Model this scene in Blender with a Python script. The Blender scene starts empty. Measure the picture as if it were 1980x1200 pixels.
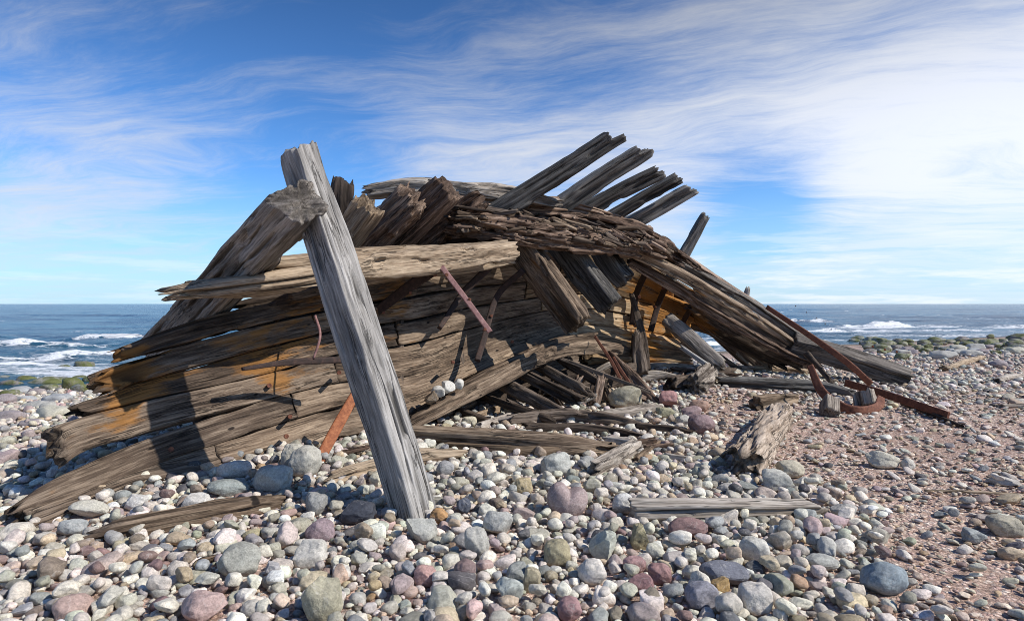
import bpy, math, random
import numpy as np
from mathutils import Vector

# ------------------------------------------------------------------ camera, sky, sun
F, CX, HY, CH = 1210.0, 990.0, 587.0, 1.6        # focal length in photo pixels, centre column, horizon row, eye height
SEA = -0.8
sc = bpy.context.scene
col = sc.collection
cam_d = bpy.data.cameras.new('camera')
cam = bpy.data.objects.new('camera', cam_d); col.objects.link(cam)
cam.location = (0, 0, CH); cam.rotation_euler = (math.pi/2, 0, 0)
cam_d.sensor_width = 36; cam_d.lens = 36*F/1980; cam_d.shift_y = -(600-HY)/1980
cam_d.clip_end = 20000; cam_d.clip_start = 0.05
sc.camera = cam
SUN_DIR = Vector((0.95, -0.31, 0)).normalized()
SUN_EL = math.radians(41)
sdir = Vector((SUN_DIR.x*math.cos(SUN_EL), SUN_DIR.y*math.cos(SUN_EL), math.sin(SUN_EL)))
sl = bpy.data.lights.new('sun', 'SUN'); sl.energy = 3.5; sl.angle = math.radians(0.5); sl.color = (1, 0.94, 0.86)
sun = bpy.data.objects.new('sun', sl); col.objects.link(sun)
sun.rotation_euler = sdir.to_track_quat('Z', 'Y').to_euler()
sc.view_settings.view_transform = 'Standard'; sc.view_settings.look = 'None'
sc.view_settings.exposure = 0.50; sc.view_settings.gamma = 1
sc.cycles.filter_width = 0.9; sc.cycles.max_bounces = 5; sc.cycles.diffuse_bounces = 3

class NT:
    """small helper for building node trees"""
    def __init__(s, tree): s.t = tree; s.n = tree.nodes; s.l = tree.links
    def new(s, typ, **kw):
        n = s.n.new(typ)
        for k, v in kw.items(): setattr(n, k, v)
        return n
    def put(s, sock, v):
        if v is None: return
        if hasattr(v, 'is_output') or isinstance(v, bpy.types.NodeSocket): s.l.new(v, sock)
        else:
            if isinstance(v, (tuple, list)) and len(v) == 3 and sock.type == 'RGBA': v = (*v, 1)
            sock.default_value = v
    def math(s, op, a, b=None, c=None, clamp=False):
        n = s.new('ShaderNodeMath', operation=op, use_clamp=clamp)
        s.put(n.inputs[0], a); s.put(n.inputs[1], b); s.put(n.inputs[2], c)
        return n.outputs[0]
    def vmath(s, op, a, b=None):
        n = s.new('ShaderNodeVectorMath', operation=op)
        s.put(n.inputs[0], a)
        if b is not None: s.put(n.inputs[1], b)
        return n.outputs['Value' if op in ('DOT_PRODUCT', 'LENGTH') else 'Vector']
    def mix(s, f, a, b, blend='MIX'):
        n = s.new('ShaderNodeMix', data_type='RGBA', blend_type=blend)
        s.put(n.inputs[0], f); s.put(n.inputs[6], a); s.put(n.inputs[7], b)
        return n.outputs[2]
    def noise(s, vec, scale=1, detail=4, rough=.55, dist=0):
        n = s.new('ShaderNodeTexNoise')
        s.put(n.inputs['Vector'], vec); s.put(n.inputs['Scale'], scale); s.put(n.inputs['Detail'], detail)
        s.put(n.inputs['Roughness'], rough); s.put(n.inputs['Distortion'], dist)
        return n.outputs[0]
    def voro(s, vec, scale=1, feature='F1', out='Distance', rand=1):
        n = s.new('ShaderNodeTexVoronoi', feature=feature)
        s.put(n.inputs['Vector'], vec); s.put(n.inputs['Scale'], scale); s.put(n.inputs['Randomness'], rand)
        return n.outputs[out]
    def smooth(s, v, a, b, lo=0, hi=1):
        n = s.new('ShaderNodeMapRange', interpolation_type='SMOOTHSTEP')
        s.put(n.inputs[0], v); s.put(n.inputs[1], a); s.put(n.inputs[2], b); s.put(n.inputs[3], lo); s.put(n.inputs[4], hi)
        return n.outputs[0]
    def ramp(s, v, stops):
        n = s.new('ShaderNodeValToRGB'); r = n.color_ramp
        while len(r.elements) < len(stops): r.elements.new(.5)
        for e, (p, c) in zip(r.elements, stops): e.position = p; e.color = (*c, 1)
        s.put(n.inputs[0], v); return n.outputs[0]
    def attr(s, name, out='Vector'):
        n = s.new('ShaderNodeAttribute', attribute_name=name); return n.outputs[out]
    def sep(s, v):
        n = s.new('ShaderNodeSeparateXYZ'); s.put(n.inputs[0], v); return n.outputs
    def comb(s, x, y, z):
        n = s.new('ShaderNodeCombineXYZ')
        for i, v in enumerate((x, y, z)): s.put(n.inputs[i], v)
        return n.outputs[0]
    def bump(s, h, strength=.5, dist=.01, nrm=None):
        n = s.new('ShaderNodeBump'); s.put(n.inputs['Height'], h); s.put(n.inputs['Strength'], strength)
        s.put(n.inputs['Distance'], dist)
        if nrm is not None: s.put(n.inputs['Normal'], nrm)
        return n.outputs[0]

def pixdir(px, py):
    v = Vector(((px-CX)/F, 1, -(py-HY)/F)); return v.normalized()

def make_world():
    w = bpy.data.worlds.new('World'); sc.world = w; w.use_nodes = True
    t = NT(w.node_tree); t.n.clear()
    out = t.new('ShaderNodeOutputWorld'); bg = t.new('ShaderNodeBackground'); bg.inputs['Strength'].default_value = 0.12
    t.l.new(bg.outputs[0], out.inputs[0])
    sky = t.new('ShaderNodeTexSky', sky_type='NISHITA'); sky.sun_disc = False
    sky.sun_elevation = SUN_EL; sky.sun_rotation = math.atan2(SUN_DIR.x, SUN_DIR.y)
    sky.air_density = 1.0; sky.dust_density = 0.35; sky.ozone_density = 3.5
    tc = t.new('ShaderNodeTexCoord'); d = tc.outputs['Generated']
    x, y, z = t.sep(d)
    zc = t.math('MAXIMUM', z, 0.0)
    inv = t.math('DIVIDE', 1, t.math('ADD', zc, 0.10))
    px_, py_ = t.math('MULTIPLY', x, inv), t.math('MULTIPLY', y, inv)
    # cirrus sheet seen in perspective; streaks run from upper left to lower right
    a = math.radians(-16)
    u = t.math('ADD', t.math('MULTIPLY', px_, math.cos(a)), t.math('MULTIPLY', py_, math.sin(a)))
    v = t.math('SUBTRACT', t.math('MULTIPLY', py_, math.cos(a)), t.math('MULTIPLY', px_, math.sin(a)))
    warp = t.noise(t.comb(px_, py_, 3.1), 0.55, 3)
    v2 = t.math('ADD', v, t.math('MULTIPLY', warp, 1.5))
    streak = t.noise(t.comb(t.math('MULTIPLY', u, 0.6), t.math('MULTIPLY', v2, 1.9), 0), 1.0, 9, .66, .25)
    fine = t.noise(t.comb(t.math('MULTIPLY', u, 2.6), t.math('MULTIPLY', v2, 8), 4), 1.0, 7, .72, .1)
    broad = t.noise(t.comb(t.math('MULTIPLY', px_, .8), t.math('MULTIPLY', py_, .8), 9), 0.8, 4, .5)
    def lobe(px, py, k, amt):
        dp = t.vmath('DOT_PRODUCT', d, tuple(pixdir(px, py)))
        return t.math('MULTIPLY', t.math('POWER', t.math('MAXIMUM', dp, 0), k), amt)
    bias = t.math('ADD', lobe(2000, 260, 9, .25), lobe(1450, 200, 22, .10))
    bias = t.math('ADD', bias, lobe(800, 190, 30, .10))
    bias = t.math('ADD', bias, lobe(640, 330, 160, -.20))
    bias = t.math('ADD', bias, lobe(420, 400, 60, -.07))
    bias = t.math('ADD', bias, lobe(640, -80, 40, -.14))
    bias = t.math('ADD', bias, lobe(1470, 400, 260, -.46))
    dens = t.math('ADD', t.math('ADD', t.math('MULTIPLY', streak, .85), t.math('MULTIPLY', fine, .34)), t.math('MULTIPLY', broad, .30))
    bias = t.math('ADD', bias, lobe(120, 330, 90, .17))
    bias = t.math('SUBTRACT', bias, t.smooth(z, .26, .50, 0, .17))
    bias = t.math('SUBTRACT', bias, .02)
    dens = t.math('ADD', dens, bias)
    cl = t.smooth(dens, .56, 1.08)
    # low bank of small clouds and pale air near the horizon
    az = t.math('ARCTAN2', x, y)
    low = t.noise(t.comb(t.math('MULTIPLY', az, 5.0), t.math('MULTIPLY', z, 42), 1.7), 1.6, 7, .6)
    lowm = t.math('MULTIPLY', t.smooth(low, .46, .66), t.smooth(z, .15, .03))
    lowm = t.math('MULTIPLY', lowm, t.smooth(x, -.6, .25, .45, 1))
    hor = t.smooth(z, .22, -.02, 0, .62)
    skyc = t.mix(1, sky.outputs[0], (0.42, 0.72, 1.06), 'MULTIPLY')
    zd = t.vmath('SCALE', skyc); t.put(zd.node.inputs['Scale'], t.smooth(z, .12, .55, 1.0, .56)); skyc = zd
    skyc = t.mix(hor, skyc, (3.6, 5.2, 6.4))
    bright = t.math('MULTIPLY', t.math('ADD', 1.0, lobe(1980, 320, 12, .32)), t.smooth(z, .20, .50, 1.0, .56))
    cloudc = t.vmath('SCALE', (4.35, 4.55, 5.0)); t.put(cloudc.node.inputs['Scale'], bright)
    cl = t.math('MULTIPLY', cl, t.smooth(z, .0, .17, .45, 1))
    c1 = t.mix(t.math('MULTIPLY', cl, .93), skyc, cloudc)
    c2 = t.mix(t.math('MULTIPLY', lowm, .6), c1, (6.0, 6.2, 6.6))
    t.l.new(c2, bg.inputs[0])
make_world()

# ------------------------------------------------------------------ numeric helpers
rng = np.random.default_rng(7)
random.seed(5)

def _hash(i, j, k, seed):
    h = (i.astype(np.int64)*374761393 + j.astype(np.int64)*668265263 + k.astype(np.int64)*2147483647 + seed*974711) & 0xffffffff
    h = ((h ^ (h >> 13))*1274126177) & 0xffffffff
    h = ((h ^ (h >> 16))*2246822519) & 0xffffffff
    h = h ^ (h >> 15)
    return (h & 0xffffff)/float(0x7fffff) - 1.0
def vnoise(p, seed=0):
    p = np.asarray(p, float); i = np.floor(p).astype(np.int64); f = p - i
    f = f*f*f*(f*(f*6-15)+10)
    r = 0
    for dx in (0, 1):
        wx = f[..., 0] if dx else 1-f[..., 0]
        for dy in (0, 1):
            wy = f[..., 1] if dy else 1-f[..., 1]
            for dz in (0, 1):
                wz = f[..., 2] if dz else 1-f[..., 2]
                r = r + wx*wy*wz*_hash(i[..., 0]+dx, i[..., 1]+dy, i[..., 2]+dz, seed)
    return r
def fbm(p, seed=0, oct=3):
    r = 0; a = 1; tot = 0; q = np.asarray(p, float)
    for o in range(oct):
        r = r + a*vnoise(q, seed+o*17); tot += a; a *= .5; q = q*2.03
    return r/tot
def sstep(x, a, b):
    t = np.clip((np.asarray(x, float)-a)/(b-a), 0, 1); return t*t*(3-2*t)

def P(px, py, d): return np.array([(px-CX)/F*d, d, CH-(py-HY)/F*d])
SN = np.array([-0.5, 0.866])                     # seaward direction
def gz(x, y):
    x = np.asarray(x, float); y = np.asarray(y, float)
    s = x*SN[0] + y*SN[1]
    e = np.maximum(s-10.0, 0)
    z = -0.066*e*sstep(s, 8, 15) - 0.02*np.maximum(s-30, 0)
    z = np.maximum(z, -7)
    z = z + 0.30*np.exp(-((x-2.6)/2.6)**2-((y-13.2)/2.2)**2)
    z = z + 0.10*np.exp(-((x+2.2)/1.3)**2-((y-6.2)/.8)**2)
    q = np.stack([x*.55, y*.55, 0*x], -1)
    z = z + 0.05*fbm(q, 3, 3)*sstep(60-np.hypot(x, y), 0, 30)
    return z
def gd(px, py):
    lo, hi = 1.0, 80.0
    for d in np.geomspace(1.5, 80, 300):
        p = P(px, py, d)
        if p[2] < float(gz(p[0], p[1])): hi = d; break
        lo = d
    for _ in range(24):
        m = (lo+hi)/2; p = P(px, py, m)
        if p[2] < float(gz(p[0], p[1])): hi = m
        else: lo = m
    return (lo+hi)/2
def G(px, py, half): return (px, py, gd(px, py+half))

def mesh_np(name, verts, loops, totals, attrs=(), mat=None, parent=None, smooth=True):
    me = bpy.data.meshes.new(name)
    verts = np.ascontiguousarray(verts, np.float32)
    me.vertices.add(len(verts)); me.vertices.foreach_set('co', verts.ravel())
    loops = np.ascontiguousarray(loops, np.int32); totals = np.ascontiguousarray(totals, np.int32)
    me.loops.add(len(loops)); me.loops.foreach_set('vertex_index', loops)
    me.polygons.add(len(totals))
    st = np.concatenate([[0], np.cumsum(totals)[:-1]]).astype(np.int32)
    me.polygons.foreach_set('loop_start', st)
    me.polygons.foreach_set('use_smooth', np.full(len(totals), smooth))
    for an, typ, dat in attrs:
        a = me.attributes.new(an, typ, 'POINT')
        key = {'FLOAT': 'value', 'FLOAT_VECTOR': 'vector', 'FLOAT_COLOR': 'color'}[typ]
        a.data.foreach_set(key, np.ascontiguousarray(dat, np.float32).ravel())
    me.update(calc_edges=True); me.validate()
    if mat: me.materials.append(mat)
    o = bpy.data.objects.new(name, me); col.objects.link(o)
    if parent: o.parent = parent; o.matrix_parent_inverse = parent.matrix_world.inverted()
    return o
def tag(o, label=None, cat=None, group=None, kind=None):
    if label: o['label'] = label
    if cat: o['category'] = cat
    if group: o['group'] = group
    if kind: o['kind'] = kind
    return o
def set_origin(o, p):
    """move a mesh object's origin to p without moving its surface"""
    me = o.data; n = len(me.vertices); a = np.empty(n*3, np.float32); me.vertices.foreach_get('co', a)
    a = a.reshape(-1, 3)-np.asarray(p, np.float32); me.vertices.foreach_set('co', a.ravel()); o.location = tuple(float(c) for c in p); me.update()

# ------------------------------------------------------------------ materials
def new_mat(name):
    m = bpy.data.materials.new(name); m.use_nodes = True
    t = NT(m.node_tree); b = m.node_tree.nodes['Principled BSDF']
    return m, t, b
def wood(name, light, mid, dark, stain=(.27, .125, .032), stain_amt=.0, crack=.8, pegs=False, bump=.8):
    m, t, b = new_mat(name)
    g = t.attr('gr'); st = t.attr('stn', 'Fac')
    rnd = t.new('ShaderNodeObjectInfo').outputs['Random']
    tone = t.noise(t.vmath('MULTIPLY', g, (.6, 6, 6)), 1, 5, .65)
    grain = t.noise(t.vmath('MULTIPLY', g, (2.4, 42, 42)), 1, 6, .7, .12)
    fib = t.noise(t.vmath('MULTIPLY', g, (7, 140, 140)), 1, 4, .7)
    ck = t.noise(t.vmath('MULTIPLY', g, (.8, 17, 17)), 1, 4, .6, .1)
    cka = t.math('ABSOLUTE', t.math('SUBTRACT', ck, .5))
    gate = t.smooth(t.noise(t.vmath('MULTIPLY', g, (1.1, 4, 4)), 1, 2), .40, .58)
    ckm = t.math('MULTIPLY', t.smooth(cka, .030, .004, 0, 1), gate)
    ck2 = t.smooth(t.noise(t.vmath('MULTIPLY', g, (1.5, 60, 60)), 1, 3, .6), .36, .26)
    ckm = t.math('MAXIMUM', ckm, t.math('MULTIPLY', ck2, .75))
    ckm = t.math('MAXIMUM', ckm, t.attr('crk', 'Fac'))
    val = t.math('ADD', t.math('ADD', t.math('MULTIPLY', tone, .60), t.math('MULTIPLY', grain, .75)), t.math('MULTIPLY', fib, .35))
    val = t.math('ADD', val, t.math('MULTIPLY', t.math('SUBTRACT', rnd, .5), .20))
    c = t.ramp(t.math('MULTIPLY', t.math('SUBTRACT', val, .47), 1.42), [(.22, dark), (.52, mid), (.82, light)])
    # rust and tannin stains
    sn = t.noise(t.vmath('MULTIPLY', g, (1.6, 7, 7)), 1, 5, .65)
    sm = t.smooth(t.math('ADD', t.math('MULTIPLY', st, .34), sn), .70-stain_amt, .88-stain_amt)
    sc_ = t.mix(grain, tuple(k*.25 for k in stain), tuple(min(1, k*1.8) for k in stain))
    c = t.mix(t.math('MULTIPLY', sm, .85), c, sc_)
    c = t.mix(t.math('MULTIPLY', ckm, crack), c, tuple(k*.3 for k in dark))
    h = t.math('SUBTRACT', t.math('ADD', t.math('MULTIPLY', grain, .7), t.math('MULTIPLY', fib, .5)), t.math('MULTIPLY', ckm, .9))
    if pegs:
        gx, gy, gz_ = t.sep(g)
        pv = t.comb(t.math('MULTIPLY', gx, 2.1), t.math('MULTIPLY', gy, 5.5), 0)
        vd = t.voro(pv, 1.0)
        pm = t.smooth(vd, .095, .06)
        c = t.mix(t.math('MULTIPLY', pm, .92), c, (.008, .006, .005))
        h = t.math('SUBTRACT', h, pm)
    t.put(b.inputs['Base Color'], c); b.inputs['Roughness'].default_value = .86
    b.inputs['Specular IOR Level'].default_value = .25
    t.put(b.inputs['Normal'], t.bump(h, bump, .012))
    return m
M_GREY = wood('weathered_grey_wood', (.54, .515, .48), (.30, .283, .26), (.105, .097, .087), crack=.85)
M_SILV = wood('bleached_driftwood', (.66, .60, .52), (.39, .335, .275), (.07, .052, .04))
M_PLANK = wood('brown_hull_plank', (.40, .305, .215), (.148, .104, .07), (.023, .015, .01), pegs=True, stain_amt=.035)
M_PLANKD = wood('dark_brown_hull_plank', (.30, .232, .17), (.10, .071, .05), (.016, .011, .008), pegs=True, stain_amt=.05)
M_WALL = wood('amber_stained_sunlit_plank', (.66, .52, .35), (.36, .25, .145), (.05, .032, .018), stain=(.40, .17, .03), pegs=True)  # orange stain, plus sunlight on the wall put into the lighter amber base
M_LOG = wood('tan_driftwood_log', (.60, .50, .40), (.33, .255, .19), (.05, .035, .025))
M_RIB = wood('grey_rib_timber', (.30, .285, .26), (.14, .132, .12), (.028, .025, .022))
M_GREYB = wood('brownish_grey_timber', (.42, .375, .33), (.20, .175, .15), (.04, .034, .028))
M_WARM = wood('warm_sunlit_timber', (.52, .41, .29), (.25, .18, .118), (.042, .027, .017), stain_amt=.03)
M_ROT = wood('rotten_dark_timber', (.46, .34, .255), (.165, .108, .076), (.024, .014, .01), bump=1, stain_amt=.02)
M_DARK = wood('dark_timber', (.24, .19, .15), (.085, .062, .045), (.018, .012, .009))  # very dark brown wood for loose and backing timbers
M_STUMP = wood('blackened_stump_wood', (.10, .075, .06), (.035, .026, .02), (.008, .006, .005))

def rust_mat(name, a, b_, c_):
    m, t, b = new_mat(name)
    g = t.attr('gr')
    n = t.noise(g, 22, 6, .65); n2 = t.noise(g, 110, 4, .7)
    v = t.math('ADD', t.math('MULTIPLY', n, .7), t.math('MULTIPLY', n2, .4))
    t.put(b.inputs['Base Color'], t.ramp(v, [(.35, a), (.55, b_), (.75, c_)]))
    b.inputs['Roughness'].default_value = .8; b.inputs['Metallic'].default_value = .0
    t.put(b.inputs['Normal'], t.bump(v, .6, .006))
    return m
M_RUST = rust_mat('rusted_iron', (.05, .018, .011), (.15, .052, .028), (.27, .115, .06))
M_RUSTO = rust_mat('orange_rusted_iron', (.10, .03, .012), (.27, .085, .03), (.42, .17, .07))
M_RUSTD = rust_mat('dark_rusted_iron', (.012, .008, .006), (.032, .017, .013), (.08, .042, .03))
M_RUSTP = rust_mat('purple_rusted_iron', (.14, .07, .065), (.25, .13, .12), (.38, .24, .22))

def stone_mat():
    m, t, b = new_mat('beach_stone')
    c = t.attr('col', 'Color')
    pos = t.new('ShaderNodeNewGeometry').outputs['Position']
    n1 = t.noise(pos, 9, 4, .6); n2 = t.noise(pos, 60, 5, .7); n3 = t.voro(pos, 170)
    vv = t.math('ADD', t.math('MULTIPLY', n1, .55), t.math('MULTIPLY', n2, .85))
    k = t.smooth(vv, .45, .95, .62, 1.28)
    sp = t.smooth(n3, .12, .4, .74, 1.05)
    cc = t.vmath('SCALE', c); t.put(cc.node.inputs['Scale'], t.math('MULTIPLY', k, sp))
    vein = t.smooth(t.math('ABSOLUTE', t.math('SUBTRACT', t.noise(pos, 5, 3, .5, 1.2), .5)), .012, .0)
    cc = t.mix(t.math('MULTIPLY', vein, .3), cc, (.55, .52, .48))
    t.put(b.inputs['Base Color'], cc)
    t.put(b.inputs['Roughness'], t.smooth(n1, .3, .7, .62, .9)); b.inputs['Specular IOR Level'].default_value = .3
    t.put(b.inputs['Normal'], t.bump(t.math('ADD', n2, t.math('MULTIPLY', n3, .25)), .55, .008))
    return m
M_STONE = stone_mat()

def mossy_mat():
    m, t, b = new_mat('algae_covered_stone')
    c = t.attr('col', 'Color'); g = t.new('ShaderNodeNewGeometry')
    n = t.noise(g.outputs['Position'], 2.6, 5, .65)
    n2 = t.noise(g.outputs['Position'], 22, 4, .7)
    mo = t.mix(n2, (.035, .05, .012), (.19, .20, .055))
    k = t.smooth(t.math('ADD', n, t.math('MULTIPLY', n2, .3)), .52, .74)
    cc = t.mix(k, t.mix(t.smooth(n2, .3, .7, .0, .5), c, (.12, .12, .08)), mo)
    t.put(b.inputs['Base Color'], cc); b.inputs['Roughness'].default_value = .6
    t.put(b.inputs['Normal'], t.bump(n2, .7, .03))
    return m
M_MOSS = mossy_mat()

def ground_mat():
    m, t, b = new_mat('beach_shingle')
    pos = t.new('ShaderNodeNewGeometry').outputs['Position']
    big = t.noise(pos, .5, 4, .6)
    cells = t.voro(pos, 34, out='Color'); cd = t.voro(pos, 34)
    cells2 = t.voro(pos, 95, out='Color'); cd2 = t.voro(pos, 95)
    r1 = t.sep(cells)[0]; r2 = t.sep(cells2)[0]
    peb = t.ramp(r1, [(.0, (.20, .145, .125)), (.3, (.32, .25, .21)), (.55, (.36, .32, .28)), (.8, (.25, .17, .155)), (1, (.45, .42, .38))])
    grit = t.ramp(r2, [(.0, (.12, .085, .07)), (.5, (.22, .155, .125)), (1, (.33, .26, .22))])
    f = t.smooth(t.math('ADD', t.math('MULTIPLY', r1, .5), t.math('MULTIPLY', big, .9)), .55, .85)
    c = t.mix(f, grit, peb)
    edge = t.smooth(cd, .25, .6, 1, .45)
    c2 = t.vmath('SCALE', c); t.put(c2.node.inputs['Scale'], t.math('MULTIPLY', t.math('ADD', .25, t.math('MULTIPLY', edge, .7)), 2.3))
    x, y, z = t.sep(pos)
    c2 = t.mix(1, c2, (1.05, .97, .90), 'MULTIPLY')
    wet = t.smooth(z, SEA+.22, SEA+.02)
    c3 = t.mix(t.math('MULTIPLY', wet, .75), c2, (.055, .06, .035))
    t.put(b.inputs['Base Color'], c3); b.inputs['Roughness'].default_value = .9
    h = t.math('ADD', t.math('MULTIPLY', t.math('SUBTRACT', 1, cd), f), t.math('MULTIPLY', cd2, -.35))
    t.put(b.inputs['Normal'], t.bump(h, .9, .02))
    return m
M_GROUND = ground_mat()

def sea_mat():
    m, t, b = new_mat('sea_water')
    pos = t.new('ShaderNodeNewGeometry').outputs['Position']
    fo = t.attr('foam', 'Fac')
    x, y, z = t.sep(pos)
    dist = t.vmath('LENGTH', pos)
    n1 = t.noise(t.vmath('MULTIPLY', pos, (.55, 1.3, 1)), 1.0, 7, .62, .3)
    n2 = t.noise(t.vmath('MULTIPLY', pos, (.06, .16, 1)), 1.0, 6, .6)
    n3 = t.noise(t.vmath('MULTIPLY', pos, (1.6, 3.6, 1)), 1.0, 6, .7, .6)
    tint = t.mix(t.smooth(n2, .38, .62), (.014, .072, .155), (.036, .135, .235))
    near = t.smooth(dist, 75, 20)
    tint = t.mix(t.math('MULTIPLY', near, .45), tint, (.035, .085, .085))
    lace = t.smooth(t.math('ABSOLUTE', t.math('SUBTRACT', t.noise(t.vmath('MULTIPLY', pos, (.5, 1.1, 1)), 1, 5, .6, 1.2), .5)), .07, .0)
    fm = t.smooth(t.math('ADD', t.math('MULTIPLY', fo, t.smooth(n1, .30, .58, .68, 1.12)), t.math('ADD', t.math('MULTIPLY', t.math('SUBTRACT', n3, .5), 1.5), t.math('MULTIPLY', lace, .22))), .42, .80)
    caps = t.math('MULTIPLY', t.smooth(t.noise(t.vmath('MULTIPLY', pos, (.09, .30, 1)), 1, 6, .7), .70, .76), t.smooth(dist, 400, 60))
    fm = t.math('MAXIMUM', fm, caps)
    t.put(b.inputs['Base Color'], t.mix(fm, tint, (.82, .85, .87)))
    t.put(b.inputs['Roughness'], t.math('ADD', t.math('MULTIPLY', fm, .7), .16))
    b.inputs['IOR'].default_value = 1.33; b.inputs['Specular IOR Level'].default_value = .17
    h = t.math('ADD', t.math('MULTIPLY', n1, .8), t.math('MULTIPLY', n2, 3.5))
    t.put(b.inputs['Normal'], t.bump(t.math('ADD', h, t.math('MULTIPLY', n3, .25)), 1.0, .45))
    return m
M_SEA = sea_mat()

# ------------------------------------------------------------------ ground and sea
def grid_faces(n, m, wrap=False):
    i = np.arange(n-1)[:, None]; j = np.arange(m if wrap else m-1)[None, :]
    j2 = (j+1) % m
    return np.stack([i*m+j, i*m+j2, (i+1)*m+j2, (i+1)*m+j], -1).reshape(-1, 4)
def build_ground():
    r = np.concatenate([np.linspace(.4, 20, 170)[:-1], np.geomspace(20, 3000, 60)])
    a = np.linspace(0, 2*np.pi, 540, endpoint=False)
    R, A = np.meshgrid(r, a, indexing='ij'); x = R*np.cos(A); y = R*np.sin(A)
    v = np.stack([x, y, gz(x, y)-.012], -1).reshape(-1, 3)
    f = grid_faces(len(r), len(a), True)[:, ::-1]
    v = np.vstack([v, [[0, 0, float(gz(0, 0))]]]); c = len(v)-1
    m = len(a); tri = np.stack([np.full(m, c), np.arange(m), (np.arange(m)+1) % m], -1)
    o = mesh_np('ground', v, np.concatenate([f.ravel(), tri.ravel()]), np.concatenate([np.full(len(f), 4), np.full(m, 3)]), mat=M_GROUND)
    tag(o, kind='structure')
build_ground()

BREAKERS = [  # px, py, half width px, height m, foam strength
    (60, 668, 95, .55, 1.0), (215, 652, 52, .42, .95), (60, 692, 60, .32, .9), (175, 684, 48, .36, .85), (172, 641, 24, .22, .7), (20, 706, 60, .2, .6),
    (242, 624, 12, .3, .5), (-150, 660, 90, .5, 1),
    (1565, 623, 40, .75, 1.1), (1700, 632, 62, .75, 1.2), (1610, 641, 75, .45, 1.0), (1650, 601, 75, .45, .8), (1690, 610, 40, .3, .6),
    (1800, 614, 80, .4, .6), (1510, 604, 25, .5, .9), (1835, 600, 30, .35, .5), (1930, 618, 70, .45, .7), (1830, 640, 70, .25, .75), (1530, 600, 14, .4, .8),
    (2080, 632, 90, .5, 1), (1960, 604, 40, .3, .4), (1460, 640, 60, .5, .9), (1300, 630, 80, .5, .9), (1380, 665, 30, .3, .9)]
def build_sea():
    a = np.radians(np.linspace(-80, 80, 760)); hs = CH-SEA
    r = np.concatenate([np.linspace(13, 60, 260)[:-1], np.geomspace(60, 9000, 240)])
    R, A = np.meshgrid(r, a, indexing='ij'); x = R*np.sin(A); y = R*np.cos(A)
    s = x*SN[0]+y*SN[1]-22.5
    dep = sstep(s, -2, 14)
    sp = np.gradient(r)[:, None]*np.ones_like(x)
    z = np.zeros_like(x)
    wp = 1.5*fbm(np.stack([x*.05, y*.05, 0*x], -1), 31, 2)
    for lam, amp, ang, ph in ((11, .17, -20, 0), (6.5, .10, -34, 1), (4.1, .06, -8, 2), (2.4, .035, -40, 3), (23, .22, -24, 4)):
        kx, ky = -math.sin(math.radians(ang)), math.cos(math.radians(ang))
        fade = np.clip(lam/(3.2*sp)-.3, 0, 1)
        w = np.sin((x*kx+y*ky+wp*lam*.35)*2*math.pi/lam+ph)
        mod = .6+.8*fbm(np.stack([x*.6/lam, y*.6/lam, 0*x+ph], -1), 40+ph, 2)
        z += amp*mod*fade*(w+.35*w*w)
    z *= .25+.75*dep
    z += .05*fbm(np.stack([x*1.2, y*2.2, 0*x], -1), 51, 3)*np.clip(1-sp/1.5, 0, 1)
    foam = np.zeros_like(x)
    for k, (px, py, hw, h, fs) in enumerate(BREAKERS):
        d = hs*F/(py-HY); bx = (px-CX)/F*d; bw = 1.45*hw/F*d; h = h*(.95 if px > 900 else .72)
        u = (x-bx)/bw
        lin = y-d-.20*(x-bx)*np.sign(.3)-.9*fbm(np.stack([x*.25+k, 0*x, 0*x], -1), 60+k, 3)*min(1, bw/4)
        env = np.exp(-np.abs(u)**3)*np.clip(.72+.75*fbm(np.stack([x*.8, 0*x+k, 0*x], -1), 90+k, 3), .05, 1.3)
        sg = np.where(lin < 0, .45, 1.1)*max(.6, h*1.9)
        z += h*env*np.exp(-(lin/sg)**2)
        fr = np.where(lin < 0, np.exp(-(lin/(sg*2.0))**2), np.exp(-(lin/(sg*.55))**2))
        foam = np.maximum(foam, 1.25*fs*env*fr)
        foam = np.maximum(foam, .36*fs*np.exp(-np.abs(u/1.5)**2)*np.exp(-((lin+2.2*sg)/(3.0*sg))**2))
    foam += .60*sstep(s, 30, 2)*(.55+.9*fbm(np.stack([x*.22, y*.5, 0*x], -1), 77, 3))
    v = np.stack([x, y, z+SEA], -1).reshape(-1, 3)
    f = grid_faces(len(r), len(a))
    o = mesh_np('sea', v, f.ravel(), np.full(len(f), 4), [('foam', 'FLOAT', foam.ravel())], M_SEA)
    me = o.data
    tag(o, kind='structure')
build_sea()

# ------------------------------------------------------------------ timber and iron
STAINS = []     # world position, radius, amount
def stn(px, py, d, r, a): STAINS.append((P(px, py, d), r, a))
for q in ((1232, 540, 13.2, .5, .8), (1300, 585, 13.6, .7, .85), (1262, 640, 13.2, .7, .8), (1180, 625, 12.6, .6, .55), (1330, 610, 13.6, .6, .9), (1250, 690, 13.0, .5, .7), (1360, 620, 13.9, .5, .9),
          (850, 635, 8.7, .28, 1.0), (920, 690, 8.9, .22, .6), (1030, 600, 10.3, .25, .6), (655, 715, 7.1, .22, .8), (540, 735, 6.7, .22, .7),
          (440, 700, 6.6, .36, .85), (330, 728, 6.2, .3, .8), (230, 748, 5.8, .3, .85), (560, 665, 7.0, .45, .8), (250, 690, 5.8, .25, .6), (620, 605, 7.2, .25, .9), (770, 600, 8.2, .5, .5),
          (730, 575, 8.2, .6, .5), (800, 480, 8.0, .25, .7), (1060, 500, 9.6, .5, .4), (120, 870, 5.0, .25, .35), (200, 790, 5.6, .3, .5)): stn(*q)

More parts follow.
